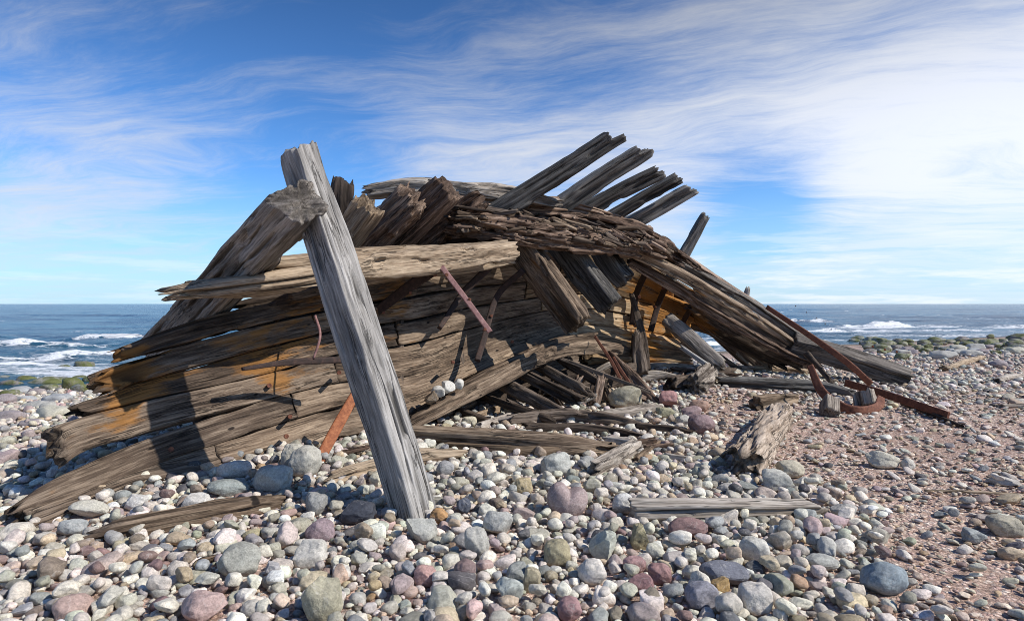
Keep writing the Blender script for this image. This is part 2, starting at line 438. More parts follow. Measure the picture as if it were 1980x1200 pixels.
def catmull(pts, n):
    p = np.asarray(pts, float)
    if len(p) == 2: t = np.linspace(0, 1, n)[:, None]; return p[0]*(1-t)+p[1]*t
    e = np.vstack([2*p[0]-p[1], p, 2*p[-1]-p[-2]])
    seg = np.linalg.norm(np.diff(p[:, :3], axis=0), axis=1); L = np.concatenate([[0], np.cumsum(seg)])
    out = []
    for s in np.linspace(0, L[-1], n):
        i = min(np.searchsorted(L, s, 'right')-1, len(p)-2); t = (s-L[i])/max(1e-9, seg[i])
        a, b, c, d = e[i], e[i+1], e[i+2], e[i+3]
        out.append(.5*((2*b)+(c-a)*t+(2*a-5*b+4*c-d)*t*t+(3*b-a-3*c+d)*t**3))
    return np.array(out)
_seed = [100]
def sweep(name, C, B, N, w, t, mat, parent=None, rough=1., jag=(.06, .06), p=7, seed=None, cut=(None, None), px_=1.0, crackd=1., rot=0., bitek=1., checks=(), notch=None, taper=(0, 0)):
    """solid timber or strap along centre line C with width axis B and face normal N"""
    if seed is None: _seed[0] += 1; seed = _seed[0]
    C = np.asarray(C); n = len(C)
    w = np.broadcast_to(np.asarray(w, float), (n,)).copy(); t = np.broadcast_to(np.asarray(t, float), (n,)).copy()
    T = np.gradient(C, axis=0); T /= np.linalg.norm(T, axis=1)[:, None]
    ds = np.linalg.norm(np.diff(C, axis=0), axis=1); S = np.concatenate([[0], np.cumsum(ds)]); L = S[-1]
    wm, tm = w.max(), t.max()
    res = max(.006, np.mean(C[:, 1])/640*1.5)*px_
    M = int(np.clip((wm+tm)*2/res, 16, 200)); M += M % 2
    th = np.linspace(0, 2*np.pi, 1440, endpoint=False)
    ca, sa = np.cos(th), np.sin(th)
    a0 = np.sign(ca)*np.abs(ca)**(2/p); b0 = np.sign(sa)*np.abs(sa)**(2/p)
    pa = np.stack([a0*wm/2, b0*tm/2], 1); dl = np.linalg.norm(np.diff(np.vstack([pa, pa[:1]]), axis=0), axis=1)
    cl = np.concatenate([[0], np.cumsum(dl)]); tt = np.interp(np.linspace(0, cl[-1], M, endpoint=False), cl, np.concatenate([th, [2*np.pi]]))
    ca, sa = np.cos(tt), np.sin(tt)
    a0 = np.sign(ca)*np.abs(ca)**(2/p); b0 = np.sign(sa)*np.abs(sa)**(2/p)
    na = np.sign(ca)*np.abs(ca)**(2-2/p)/wm; nb = np.sign(sa)*np.abs(sa)**(2-2/p)/tm
    ln = np.hypot(na, nb)+1e-9; na, nb = na/ln, nb/ln
    off = np.array([(seed*3.7) % 50, (seed*1.3) % 7, (seed*2.1) % 5])
    # taper near the two ends
    if taper[0]: k = 1-taper[0]*(1-sstep(S, 0, min(.5*L, .6))); w *= k; t *= k
    if taper[1]: k = 1-taper[1]*(1-sstep(L-S, 0, min(.5*L, .6))); w *= k; t *= k
    A = a0[None]*w[:, None]/2; Bq = b0[None]*t[:, None]/2; SS = S[:, None]*np.ones((1, M))
    q = np.stack([SS, A, Bq], -1)+off
    mn = min(wm, tm)
    disp = rough*mn*.13*fbm(q*np.array([1.1, 6, 6]), seed, 3)
    disp += rough*.010*fbm(q*np.array([2.2, 30, 30]), seed+5, 2)*min(1, mn/.12)
    c = np.abs(vnoise(q*np.array([.5, 13, 13]), seed+9)); gate = sstep(vnoise(q*np.array([.8, 4, 4]), seed+11), -.1, .4)
    ckv = np.exp(-(c/.16)**2)*gate*min(1, rough*crackd)*np.ones((n, M))
    disp -= rough*crackd*np.exp(-(c/.16)**2)*gate*min(.04, mn*.16)
    # rotten bites taken out of the edges
    for (sd, fb, s0, s1, wd, dp) in checks:      # long drying cracks along one face
        other, along = (a0, b0) if sd in ('a-', 'a+') else (b0, a0)
        onf = sstep((other if sd[1] == '+' else -other), .80, .97)[None]
        half = (t if sd[0] == 'a' else w)[:, None]/2
        pos = along[None]*half-half*(fb+.16*vnoise(np.stack([S*1.6+seed, S*0+wd*99, S*0+fb*7], -1), seed+61)[:, None])
        jit = .3+.7*sstep(vnoise(np.stack([S*5+seed, S*0+fb*31, S*0], -1), seed+63), -.6, .2)[:, None]
        win = sstep(S/L, s0, s0+.06)[:, None]*(1-sstep(S/L, s1-.06, s1))[:, None]
        k_ = np.exp(-(pos/(wd*jit))**2)*onf*win
        disp -= dp*k_; ckv = np.maximum(ckv, k_*1.0)
    bite = sstep(fbm(q*np.array([2.6, 9, 9]), seed+21, 2), .28, .62)
    disp -= bitek*rough*bite*mn*.16
    if rot:
        rb_ = sstep(fbm(q*np.array([2.6, 24, 24]), seed+41, 3), -.05, .30); disp -= rot*.07*rb_
        disp += rot*.03*vnoise(q*np.array([2.2, 40, 40]), seed+43)
    A = A+disp*na[None]; Bq = Bq+disp*nb[None]
    def endoff(which, a, b, s0):
        j = jag[which]
        qq = np.stack([np.full_like(a, 3.1+which*9+seed), a*1.0, b*1.0], -1)
        o = j*(1.3*vnoise(qq*np.array([1, 26, 26]), seed+31)+.9*vnoise(qq*np.array([1, 9, 9]), seed+33))
        cu = cut[which]
        if cu is not None: o = o+cu[0]*(a/max(wm/2, 1e-6))+cu[1]*(b/max(tm/2, 1e-6))
        if notch is not None and notch[0] == which:
            o = o-notch[1]*sstep((a/(wm/2))*notch[2]+notch[3], -.04, .04)
        return o
    Lj = min(.45*L, .28+2*max(jag))
    f0 = np.clip(1-S/Lj, 0, 1)[:, None]**1.6; f1 = np.clip(1-(L-S)/Lj, 0, 1)[:, None]**1.6
    so = f0*-endoff(0, A, Bq, 0)+f1*endoff(1, A, Bq, L)
    V = C[:, None]+B[:, None]*A[..., None]+N[:, None]*Bq[..., None]+T[:, None]*so[..., None]
    gr = np.stack([SS+so, A, Bq], -1)+off
    verts = [V.reshape(-1, 3)]; grs = [gr.reshape(-1, 3)]; crk = np.zeros(0)
    crk = (ckv*(1-.0*S[:, None])).ravel()
    quads = [grid_faces(n, M, True)]; tris = []
    base = n*M
    for which in (0, 1):
        i = 0 if which == 0 else n-1
        prev = np.arange(M)+i*M
        for k in (.78, .52, .26):
            m_ = {.78: .55, .52: .2, .26: 0}[k]; a = (A[i]*m_+a0*w[i]/2*.93*(1-m_))*k; b = (Bq[i]*m_+b0*t[i]/2*.93*(1-m_))*k; o = endoff(which, a, b, 0)*(1 if which else -1)
            vv = C[i]+B[i]*a[:, None]+N[i]*b[:, None]+T[i]*o[:, None]
            verts.append(vv); grs.append(np.stack([S[i]+o, a, b], -1)+off)
            cur = base+np.arange(M); base += M
            f = np.stack([prev, cur, np.roll(cur, -1), np.roll(prev, -1)], -1)
            quads.append(f if which == 0 else f[:, ::-1]); prev = cur
        o = float(endoff(which, np.zeros(1), np.zeros(1), 0)[0])*(1 if which else -1)
        verts.append((C[i]+T[i]*o)[None]); grs.append(np.array([[S[i]+o, 0, 0]])+off)
        f = np.stack([prev, np.full(M, base), np.roll(prev, -1)], -1); base += 1
        tris.append(f if which == 0 else f[:, ::-1])
    v = np.vstack(verts); g = np.vstack(grs)
    st = np.zeros(len(v))
    for (sp, r, am) in STAINS:
        st += am*np.exp(-((v-sp)**2).sum(1)/(r*r))
    Q = np.vstack(quads); Tr = np.vstack(tris)
    # orientation: make faces point outward
    flip = np.dot(np.cross(B[0], N[0]), T[0]) > 0
    if flip: Q = Q[:, ::-1]; Tr = Tr[:, ::-1]
    Q = Q[:, ::-1]; Tr = Tr[:, ::-1]
    return mesh_np(name, v, np.concatenate([Q.ravel(), Tr.ravel()]), np.concatenate([np.full(len(Q), 4), np.full(len(Tr), 3)]),
                   [('gr', 'FLOAT_VECTOR', g), ('stn', 'FLOAT', np.clip(st, 0, 1.3)), ('crk', 'FLOAT', np.concatenate([crk, .42+.4*sstep(vnoise(np.vstack(grs)[len(crk):]*np.array([8, 38, 38]), seed+71), -.3, .4)]))], mat, parent)
def frame(C, face, roll):
    T = np.gradient(C, axis=0); T /= np.linalg.norm(T, axis=1)[:, None]
    fn = np.asarray(face, float)
    N = fn[None]-T*(T@fn)[:, None]; N /= np.linalg.norm(N, axis=1)[:, None]
    B = np.cross(T, N)
    r = math.radians(roll); return B*math.cos(r)+N*math.sin(r), N*math.cos(r)-B*math.sin(r)
ALLSEG = []     # footprints kept clear of large stones
def timber(name, pts, wpx, thick, mat, parent=None, roll=0, face=None, ground=False, dens=1.0, **kw):
    """pts: (photo column, photo row, distance in metres); wpx: width at each point in photo pixels; thick: metres"""
    pts = [tuple(p) for p in pts]
    W = np.array([P(*p) for p in pts])
    ws = np.broadcast_to(np.asarray(wpx, float), (len(pts),))
    wm = np.array([k*p[2]/F for k, p in zip(ws, pts)]); tt = np.broadcast_to(np.asarray(thick, float), (len(pts),))
    X = np.hstack([W, wm[:, None], tt[:, None]])
    L = np.linalg.norm(np.diff(W, axis=0), axis=1).sum()
    step = max(.016, W[:, 1].mean()/640*2.6)/dens
    n = int(np.clip(L/step, 8, 220))
    R = catmull(X, n); C = R[:, :3]
    if face is None:
        m = C.mean(0); face = np.array([0, 0, CH])-m; face[2] *= .5
    B, N = frame(C, face, roll)
    o = sweep(name, C, B, N, R[:, 3], R[:, 4], mat, parent, **kw)
    if ground: ALLSEG.append((W[0][:2], W[-1][:2], wm.max()/2))
    return o
def thing(name, label, cat, *a, group=None, **k):
    o = timber(name, *a, **k); tag(o, label, cat, group)
    n = len(o.data.vertices); b = np.empty(n*3, np.float32); o.data.vertices.foreach_get('co', b); b = b.reshape(-1, 3)
    set_origin(o, (b[:, 0].mean(), b[:, 1].mean(), b[:, 2].min()))
    return o

# ------------------------------------------------------------------ the wreck
wreck = bpy.data.objects.new('shipwreck', None); col.objects.link(wreck); wreck.location = (0, 9, 0); wreck.empty_display_size = .3
bpy.context.view_layer.update()
tag(wreck, 'broken wooden hull of a wrecked ship, brown planks and ribs lying on the shingle', 'shipwreck')
XS = np.array([0, 40, 120, 250, 400, 500, 650, 800, 900, 1000, 1100, 1200, 1300, 1400.])
SEAM = {
 'a': [1052, 1035, 1000, 948, 925, 900, 850, 824, 785, 740, 705, 697, 700, 705],
 'b': [1016, 1000, 970, 921, 868, 834, 790, 770, 728, 690, 655, 657, 674, 692],
 'c': [985, 966, 912, 856, 810, 779, 742, 727, 687, 650, 630, 636, 655, 685],
 'cB': [985, 966, 894, 849, 807, 779, 742, 727, 687, 650, 630, 636, 655, 685],
 'cA': [990, 974, 924, 864, 813, 779, 742, 727, 687, 650, 630, 636, 655, 685],
 'd': [880, 855, 820, 784, 752, 729, 687, 665, 638, 612, 596, 606, 632, 670],
 'e': [850, 832, 798, 749, 705, 676, 640, 618, 595, 580, 568, 574, 604, 650],
 'f': [800, 780, 745, 697, 655, 630, 597, 573, 556, 546, 535, 540, 575, 628],
 'g': [760, 740, 710, 664, 614, 591, 545, 520, 500, 488, 478, 490, 545, 605]}
D0 = np.array([4.2, 4.35, 4.7, 5.35, 5.75, 6.2, 7.2, 8.1, 9.0, 10.0, 11.2, 12.4, 13.2, 13.8])
D1 = np.array([4.9, 5.0, 5.3, 5.9, 6.4, 6.9, 7.8, 8.7, 9.6, 10.5, 11.6, 12.6, 13.3, 13.8])
VV = {'cA': .38, 'cB': .38, 'a': 0, 'b': .2, 'c': .38, 'd': .54, 'e': .70, 'f': .85, 'g': 1}
def herm(xs, ys, x):
    ys = np.asarray(ys, float); m = np.gradient(ys, xs); i = np.clip(np.searchsorted(xs, x)-1, 0, len(xs)-2)
    h = xs[i+1]-xs[i]; t = (x-xs[i])/h
    return (2*t**3-3*t**2+1)*ys[i]+(t**3-2*t**2+t)*h*m[i]+(-2*t**3+3*t**2)*ys[i+1]+(t**3-t**2)*h*m[i+1]
def sp(x, y, v, extra=0):
    d = herm(XS, D0, x)*(1-v)+herm(XS, D1, x)*v + (.75*sstep(x, 650, 1000)+.12)*4*v*(1-v)*(.8) + extra
    return np.stack([(x-CX)/F*d, d, CH-(y-HY)/F*d], -1)
def strake(name, lo, hi, x0, x1, mat, thick=.12, shrink=.885, extra=0, ylo=None, **kw):
    n = int(np.clip((x1-x0)/5, 30, 230)); x = np.linspace(x0, x1, n)
    def pt(k): return sp(x, herm(XS, SEAM[k], x), VV[k], extra)
    a, b = pt(lo), pt(hi)
    # respace evenly
    c = (a+b)/2; s = np.concatenate([[0], np.cumsum(np.linalg.norm(np.diff(c, axis=0), axis=1))]); u = np.linspace(0, s[-1], n)
    f = lambda q: np.stack([np.interp(u, s, q[:, k]) for k in range(3)], -1)
    a, b = f(a), f(b); C = (a+b)/2; Wv = b-a; w = np.linalg.norm(Wv, axis=1); B = Wv/w[:, None]
    T = np.gradient(C, axis=0); T /= np.linalg.norm(T, axis=1)[:, None]
    N = np.cross(T, B); N /= np.linalg.norm(N, axis=1)[:, None]
    if N[n//2, 1] > 0: N = -N
    B = np.cross(N, T)*np.sign((np.cross(N, T)*B).sum(1))[:, None]
    kw['rough'] = kw.get('rough', 1.)*.48; kw.setdefault('p', 14); kw.setdefault('crackd', 1.5); kw.setdefault('bitek', 1.3)
    return sweep(name, C, B, N, w*shrink, thick, mat, wreck, **kw)
hp = 'hull_plank'
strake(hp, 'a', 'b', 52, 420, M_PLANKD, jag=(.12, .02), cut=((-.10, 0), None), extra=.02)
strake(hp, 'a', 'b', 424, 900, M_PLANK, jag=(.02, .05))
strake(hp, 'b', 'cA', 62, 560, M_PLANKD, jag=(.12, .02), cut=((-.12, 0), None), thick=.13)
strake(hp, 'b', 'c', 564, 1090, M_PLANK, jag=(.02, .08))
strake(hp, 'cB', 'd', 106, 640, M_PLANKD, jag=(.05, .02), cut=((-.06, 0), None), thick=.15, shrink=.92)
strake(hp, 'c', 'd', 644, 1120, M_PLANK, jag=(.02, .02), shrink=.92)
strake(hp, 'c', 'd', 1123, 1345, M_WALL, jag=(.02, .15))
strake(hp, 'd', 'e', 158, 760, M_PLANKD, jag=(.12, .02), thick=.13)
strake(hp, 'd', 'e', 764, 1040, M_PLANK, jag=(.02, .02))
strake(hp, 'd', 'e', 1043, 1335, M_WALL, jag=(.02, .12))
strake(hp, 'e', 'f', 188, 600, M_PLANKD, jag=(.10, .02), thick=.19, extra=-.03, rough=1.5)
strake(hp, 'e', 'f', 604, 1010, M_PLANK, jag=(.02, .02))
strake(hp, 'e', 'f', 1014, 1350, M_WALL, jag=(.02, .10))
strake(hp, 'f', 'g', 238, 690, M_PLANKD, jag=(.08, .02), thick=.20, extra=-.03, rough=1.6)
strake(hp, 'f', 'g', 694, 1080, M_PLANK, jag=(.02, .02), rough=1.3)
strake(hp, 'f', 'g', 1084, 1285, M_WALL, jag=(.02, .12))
strake(hp, 'b', 'c', 1094, 1340, M_WALL, jag=(.04, .12))
strake(hp, 'a', 'b', 1130, 1330, M_WALL, jag=(.10, .10), rough=1.8)
# outer skin behind the frames
for lo, hi, x0, x1 in (('a', 'c', 420, 1290), ('c', 'd', 470, 1330), ('d', 'e', 430, 1320), ('e', 'f', 470, 1340), ('f', 'g', 520, 1320)):
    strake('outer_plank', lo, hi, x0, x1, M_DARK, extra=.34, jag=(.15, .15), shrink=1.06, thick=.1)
# frames standing between the two skins
for x in (520, 640, 760, 880, 1000, 1110, 1210, 1290):
    ks = ['b', 'd', 'f', 'g']; pts = [sp(np.array([float(x)]), herm(XS, SEAM[k], np.array([float(x)])), VV[k], .17)[0] for k in ks]
    C = catmull(np.array(pts), 30); B, N = frame(C, (.2, -1, 0), 0)
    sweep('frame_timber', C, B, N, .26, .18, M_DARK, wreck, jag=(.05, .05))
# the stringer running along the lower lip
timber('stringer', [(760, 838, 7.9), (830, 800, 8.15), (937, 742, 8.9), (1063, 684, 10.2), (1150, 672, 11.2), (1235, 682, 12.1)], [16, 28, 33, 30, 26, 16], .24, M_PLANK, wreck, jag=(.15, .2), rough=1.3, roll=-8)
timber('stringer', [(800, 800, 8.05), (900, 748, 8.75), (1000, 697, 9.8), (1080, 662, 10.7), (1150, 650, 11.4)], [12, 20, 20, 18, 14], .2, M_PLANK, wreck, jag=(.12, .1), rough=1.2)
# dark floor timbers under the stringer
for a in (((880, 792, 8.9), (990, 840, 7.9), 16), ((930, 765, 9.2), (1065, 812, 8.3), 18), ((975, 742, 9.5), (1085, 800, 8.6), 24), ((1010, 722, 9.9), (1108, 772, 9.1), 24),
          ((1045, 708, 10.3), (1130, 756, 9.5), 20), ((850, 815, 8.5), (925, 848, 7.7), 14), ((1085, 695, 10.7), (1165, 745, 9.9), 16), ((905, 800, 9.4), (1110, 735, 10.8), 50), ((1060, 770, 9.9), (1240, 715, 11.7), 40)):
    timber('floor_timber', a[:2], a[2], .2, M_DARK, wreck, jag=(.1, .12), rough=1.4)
# thick silvery beam running in behind the post
timber('deck_beam', [(338, 566, 5.7), (450, 552, 5.85), (600, 532, 6.35), (720, 512, 7.2), (850, 500, 8.0), (975, 482, 8.9)], [16, 36, 42, 50, 50, 34], .44, M_WARM, wreck, jag=(.16, .05), rough=1.2, roll=-10)
timber('deck_beam', [(478, 506, 6.1), (560, 506, 6.35), (680, 491, 7.0), (770, 482, 7.55)], [18, 24, 24, 18], .26, M_WARM, wreck, jag=(.10, .1), rough=1.4)
timber('deck_beam', [(650, 552, 7.4), (780, 525, 8.1), (900, 512, 8.9), (985, 500, 9.5)], [26, 30, 30, 24], .2, M_WARM, wreck, jag=(.08, .05))
timber('deck_beam', [(470, 598, 6.9), (640, 566, 7.3), (800, 530, 8.5)], [28, 40, 40], .12, M_DARK, wreck, jag=(.12, .05), rough=1.8)
timber('deck_beam', [(575, 570, 6.95), (640, 556, 7.2)], [20, 14], .14, M_DARK, wreck, jag=(.1, .05), rough=1.8)
# big slanting frame at the left end
tag(timber('rib', [(306, 684, 8.1), (581, 392, 5.15)], [72, 86], .36, M_GREYB, wreck, jag=(.1, .03), rough=.7, roll=20, p=9, crackd=.9, dens=1.3, cut=(None, (.06, -.05)), checks=(('b+', .3, .2, .95, .016, .04), ('b+', -.2, .4, .93, .013, .04), ('b+', -.6, .1, .8, .013, .03))), 'massive grey slanting rib at the left end')
# stumps of frames along the top left
timber('rib', [(655, 470, 8.5), (661, 380, 8.3), (663, 356, 8.3)], [40, 40, 34], .3, M_STUMP, wreck, jag=(.05, .06), rough=1.6)
timber('rib', [(630, 520, 8.3), (662, 465, 8.0), (712, 396, 7.75)], [50, 50, 50], .34, M_WARM, wreck, roll=18, jag=(.05, .05), rough=1.3)
timber('rib', [(655, 530, 8.7), (715, 465, 8.5), (800, 385, 8.25)], [58, 62, 62], .36, M_ROT, wreck, roll=20, jag=(.05, .08), rough=1.1, rot=.6)
timber('rib', [(700, 530, 9.0), (770, 455, 8.8), (868, 363, 8.5)], [62, 64, 60], .36, M_ROT, wreck, roll=22, jag=(.05, .03), rough=.9, rot=.4)
timber('rib', [(770, 520, 9.3), (830, 460, 9.2), (925, 392, 9.1)], [60, 56, 40], .34, M_ROT, wreck, roll=10, jag=(.05, .08), rough=1.2, rot=1)
timber('top_log', [(714, 370, 9.5), (800, 360, 9.5), (900, 368, 9.6), (1000, 378, 9.8), (1075, 394, 10.0)], [24, 34, 30, 28, 18], .3, M_SILV, wreck, jag=(.1, .1), rough=1.4)
timber('top_log', [(850, 398, 9.6), (950, 398, 9.8), (1090, 402, 10.4), (1190, 424, 11.0)], [40, 40, 30, 20], .3, M_ROT, wreck, jag=(.1, .15), rough=1.9)
timber('outer_plank', [(600, 520, 9.0), (750, 482, 9.6), (990, 440, 10.3)], [60, 70, 60], .12, M_DARK, wreck, jag=(.1, .1))
# five frame heads pointing at the sky
for pts, w, th in (([(930, 428, 9.7), (1060, 348, 9.6), (1200, 257, 9.5)], [40, 38, 35], .30), ([(1060, 415, 10.4), (1160, 346, 10.3), (1253, 286, 10.2)], [34, 33, 31], .3),
                   ([(1095, 428, 10.9), (1200, 370, 10.8), (1282, 329, 10.7)], [30, 28, 25], .28), ([(1150, 440, 11.3), (1240, 385, 11.2), (1319, 340, 11.1)], [24, 22, 20], .26),
                   ([(1190, 448, 11.6), (1270, 404, 11.5), (1340, 365, 11.4)], [30, 28, 26], .28)):
    timber('rib', pts, w, th, M_RIB, wreck, jag=(.04, random.uniform(.015, .035)), roll=random.uniform(-20, -6), cut=(None, (random.uniform(-.06, .02), 0)), notch=(1, random.uniform(.07, .2), -1, random.uniform(-.35, .35)), rough=.7, crackd=1.4, checks=(('b+', .1, .05, .95, .018, .04), ('b+', -.5, .3, 1.1, .012, .03)))
timber('rib', [(1290, 550, 12.4), (1326, 485, 12.4), (1363, 419, 12.3)], [22, 20, 17], .2, M_RIB, wreck, jag=(.03, .05), roll=-10, rough=.7)
timber('rib', [(1378, 575, 13.1), (1385, 545, 13.1)], [16, 14], .2, M_GREY, wreck, jag=(.03, .04))
timber('rib', [(1436, 592, 13.4), (1446, 560, 13.4)], [12, 11], .16, M_GREY, wreck, jag=(.03, .1))
# rotten shelf along the top
for pts, w, th, rg in (([(868, 440, 9.1), (960, 443, 9.2), (1070, 452, 9.8)], [40, 44, 30], .34, 1.9), ([(985, 452, 9.35), (1064, 464, 9.6), (1150, 470, 10.1), (1228, 482, 10.6)], [26, 36, 34, 26], .34, 1.9),
                       ([(900, 425, 9.6), (1000, 425, 10.0), (1120, 432, 10.5), (1240, 458, 11.0), (1312, 496, 11.6)], [34, 36, 44, 38, 22], .4, 2.0), ([(985, 402, 10.0), (1090, 414, 10.5), (1200, 432, 11.0), (1262, 450, 11.4)], [24, 26, 24, 16], .3, 2.0),
                       ([(1060, 445, 9.7), (1180, 458, 10.4), (1290, 486, 11.2)], [24, 26, 20], .3, 1.8), ([(905, 408, 9.6), (960, 410, 9.7), (1010, 418, 9.8)], [24, 26, 16], .25, 2.1)):
    timber('deck_shelf', pts, w, th, M_ROT, wreck, jag=(.10, .12), rough=rg*.6, roll=-14, dens=1.6, crackd=1.6, rot=1.3, px_=.8)
rs = random.Random(3)
for k in range(90):     # split wood standing off the rotten shelf
    u = rs.random(); v = rs.random(); x = 872+420*u; y = 425+52*u*u+(v-.5)*52*(1-.35*u); d = 8.95+1.7*u-.25*v
    a = rs.gauss(2+26*u, 9); l = rs.uniform(16, 64)*(1-.45*u)
    timber('splinter', [(x, y, d), (x+l*math.cos(math.radians(a)), y+l*math.sin(math.radians(a)), d+rs.uniform(-.1, .3))], [rs.uniform(4, 13), rs.uniform(2, 8)], rs.uniform(.03, .10), rs.choice((M_ROT, M_ROT, M_PLANK, M_DARK)), wreck, jag=(.05, .07), rough=1.3, roll=rs.uniform(-40, 40))
# three beams hanging under the shelf
for pts, w in (([(985, 445, 9.9), (1050, 535, 9.6), (1118, 628, 9.3)], [64, 62, 56]), ([(1075, 455, 10.5), (1130, 530, 10.3), (1180, 590, 10.1)], [54, 50, 46]), ([(1150, 460, 11.0), (1185, 515, 10.8), (1210, 543, 10.7)], [46, 42, 38])):
    timber('hanging_beam', pts, w, .30, M_PLANK if w[0] == 64 else M_RIB, wreck, roll=-34, jag=(.05, .03), rough=.8, crackd=1.8, checks=(('a-', .2, .05, 1.1, .02, .05), ('a-', -.4, .2, 1.1, .016, .04), ('a+', .2, .05, 1.1, .02, .05), ('a+', -.4, .2, 1.1, .016, .04)), dens=1.2)
# stringers falling to the right
for pts, w, th, mt, sd in (([(1222, 486, 10.9), (1321, 533, 11.5), (1394, 576, 12.1), (1454, 611, 12.6), (1540, 668, 13.1)], [20, 20, 19, 17, 13], .22, M_PLANK, 401),
                       ([(1230, 468, 11.3), (1321, 513, 11.9), (1394, 554, 12.5), (1454, 588, 13.0), (1543, 648, 13.4)], [15, 16, 16, 16, 17], .26, M_GREYB, 402),
                       ([(1215, 504, 11.0), (1300, 553, 11.6), (1380, 604, 12.2), (1467, 654, 12.7), (1530, 688, 12.9), (1580, 706, 12.9)], [16, 18, 18, 15, 14, 10], .2, M_ROT, 403),
                       ([(1262, 466, 11.8), (1320, 497, 12.2), (1400, 549, 12.9), (1470, 592, 13.4)], [10, 12, 11, 8], .26, M_ROT, 404), ([(1262, 470, 11.3), (1310, 492, 11.7), (1352, 518, 12.0)], [20, 18, 8], .2, M_ROT, 405)):
    timber('stringer', pts, w, th, mt, wreck, jag=(.1, .12), rough=.65, roll=-14, crackd=1.4, p=10, seed=sd, px_=.75, dens=1.3, checks=(('b+', .15, .02, .7, .014, .04), ('b+', -.35, .3, 1.1, .012, .04)))
# planking under them; its shade is put into the dark timber colour
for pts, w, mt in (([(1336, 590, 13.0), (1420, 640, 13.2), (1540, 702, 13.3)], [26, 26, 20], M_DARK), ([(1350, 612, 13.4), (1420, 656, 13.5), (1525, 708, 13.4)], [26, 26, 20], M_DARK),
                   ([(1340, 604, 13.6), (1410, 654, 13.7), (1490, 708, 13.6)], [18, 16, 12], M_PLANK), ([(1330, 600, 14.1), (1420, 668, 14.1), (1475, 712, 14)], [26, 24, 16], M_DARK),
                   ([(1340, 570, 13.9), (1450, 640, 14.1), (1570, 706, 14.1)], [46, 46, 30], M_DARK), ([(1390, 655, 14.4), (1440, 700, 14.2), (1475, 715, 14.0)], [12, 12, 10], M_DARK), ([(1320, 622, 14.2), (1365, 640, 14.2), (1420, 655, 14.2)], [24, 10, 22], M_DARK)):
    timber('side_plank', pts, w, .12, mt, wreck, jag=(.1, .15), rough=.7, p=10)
# big squared timber at the right end
thing('squared_beam', 'thick squared grey timber sloping down to the shingle at the right end of the hull', 'beam', [(1531, 664, 13.1), (1640, 694, 12.75), (1753, 731, 12.35)], [36, 35, 33], .5, M_GREYB, roll=-16, jag=(.02, .03), p=12, rough=.5, cut=((.05, 0), (-.05, 0)), ground=True, checks=(('b+', .2, .02, .7, .02, .04), ('b+', -.4, .3, 1.1, .02, .04)))
# iron knees and bolts left in the hull
def iron(name, pts, w, mat=M_RUST, t=.025, parent=wreck, **k):
    k.setdefault('rough', .35); k.setdefault('jag', (.005, .005)); k.setdefault('crackd', 0)
    return timber(name, pts, w, t, mat, parent, **k)
iron('iron_knee', [(853, 515, 7.75), (900, 577, 7.65), (948, 642, 7.55)], 11, M_RUSTP, roll=15)
iron('iron_knee', [(853, 514, 7.77), (800, 548, 8.0), (728, 602, 8.2)], [20, 22, 18], M_RUSTD, t=.06)
iron('iron_knee', [(1012, 522, 9.6), (962, 572, 9.7), (936, 655, 9.3), (923, 697, 8.9)], [12, 12, 12, 12], M_RUSTD, t=.05)
iron('iron_knee', [(975, 490, 9.3), (905, 556, 9.25), (880, 588, 9.15), (850, 634, 8.7)], [14, 14, 12, 9], M_RUSTD, t=.06)
iron('iron_knee', [(1254, 515, 12.6), (1231, 568, 13.05), (1222, 628, 13.1)], 12, M_RUSTD, t=.06)
iron('iron_knee', [(1292, 545, 12.9), (1274, 585, 13.35), (1258, 640, 13.2)], 11, M_RUSTD, t=.06)
iron('iron_knee', [(1340, 590, 13.1), (1322, 620, 13.5), (1310, 652, 13.4)], 10, M_RUSTD, t=.06)
iron('iron_bar', [(468, 713, 6.0), (560, 700, 6.35), (668, 695, 6.75)], [7, 13, 13], M_RUSTD, t=.04)
iron('iron_rod', [(609, 609, 6.75), (619, 648, 6.55), (606, 694, 6.5)], 5, M_RUSTP, t=.022, p=2)
iron('iron_rod', [(1316, 520, 11.9), (1352, 518, 11.8)], 3, M_RUSTD, t=.03, p=2)
for k in range(12):
    u = rs.random(); x = 940+330*u; y = 442+38*u*u+rs.uniform(-14, 10); d = 9.0+1.6*u
    iron('iron_spike', [(x, y, d+.1), (x+rs.uniform(2, 9), y-rs.uniform(6, 13), d-.1)], 3.2, M_RUSTD, t=.025, p=2, px_=2)
for (x, y, d) in ((553, 843, 6.25), (560, 805, 6.5), (700, 770, 7.25), (655, 720, 7.15), (875, 700, 8.7), (990, 660, 9.75), (330, 868, 5.75), (520, 745, 6.6), (1105, 640, 11.1), (1150, 650, 11.3), (1155, 597, 12.2)):
    iron('bolt_or_hole', [(x, y, d+.2), (x+1, y, d-.03)], 9*6.5/d, M_RUST, t=9*6.5/F, p=2, px_=1.5)

for o in [o for o in wreck.children if o.name.startswith('iron_knee')]:
    me = o.data; n = len(me.vertices)
    for f in (.12, .5, .88):
        k = int(f*n*.9); p = me.vertices[k].co; q = P(CX+p.x/p.y*F, HY+(CH-p.z)/p.y*F, p.y)
        px, py = CX+p.x/p.y*F, HY+(CH-p.z)/p.y*F
        iron('bolt_head', [(px, py, p.y+.04), (px+.5, py, p.y-.03)], 6.5, M_RUST, t=6.5*p.y/F, parent=o, p=2, px_=1.5)
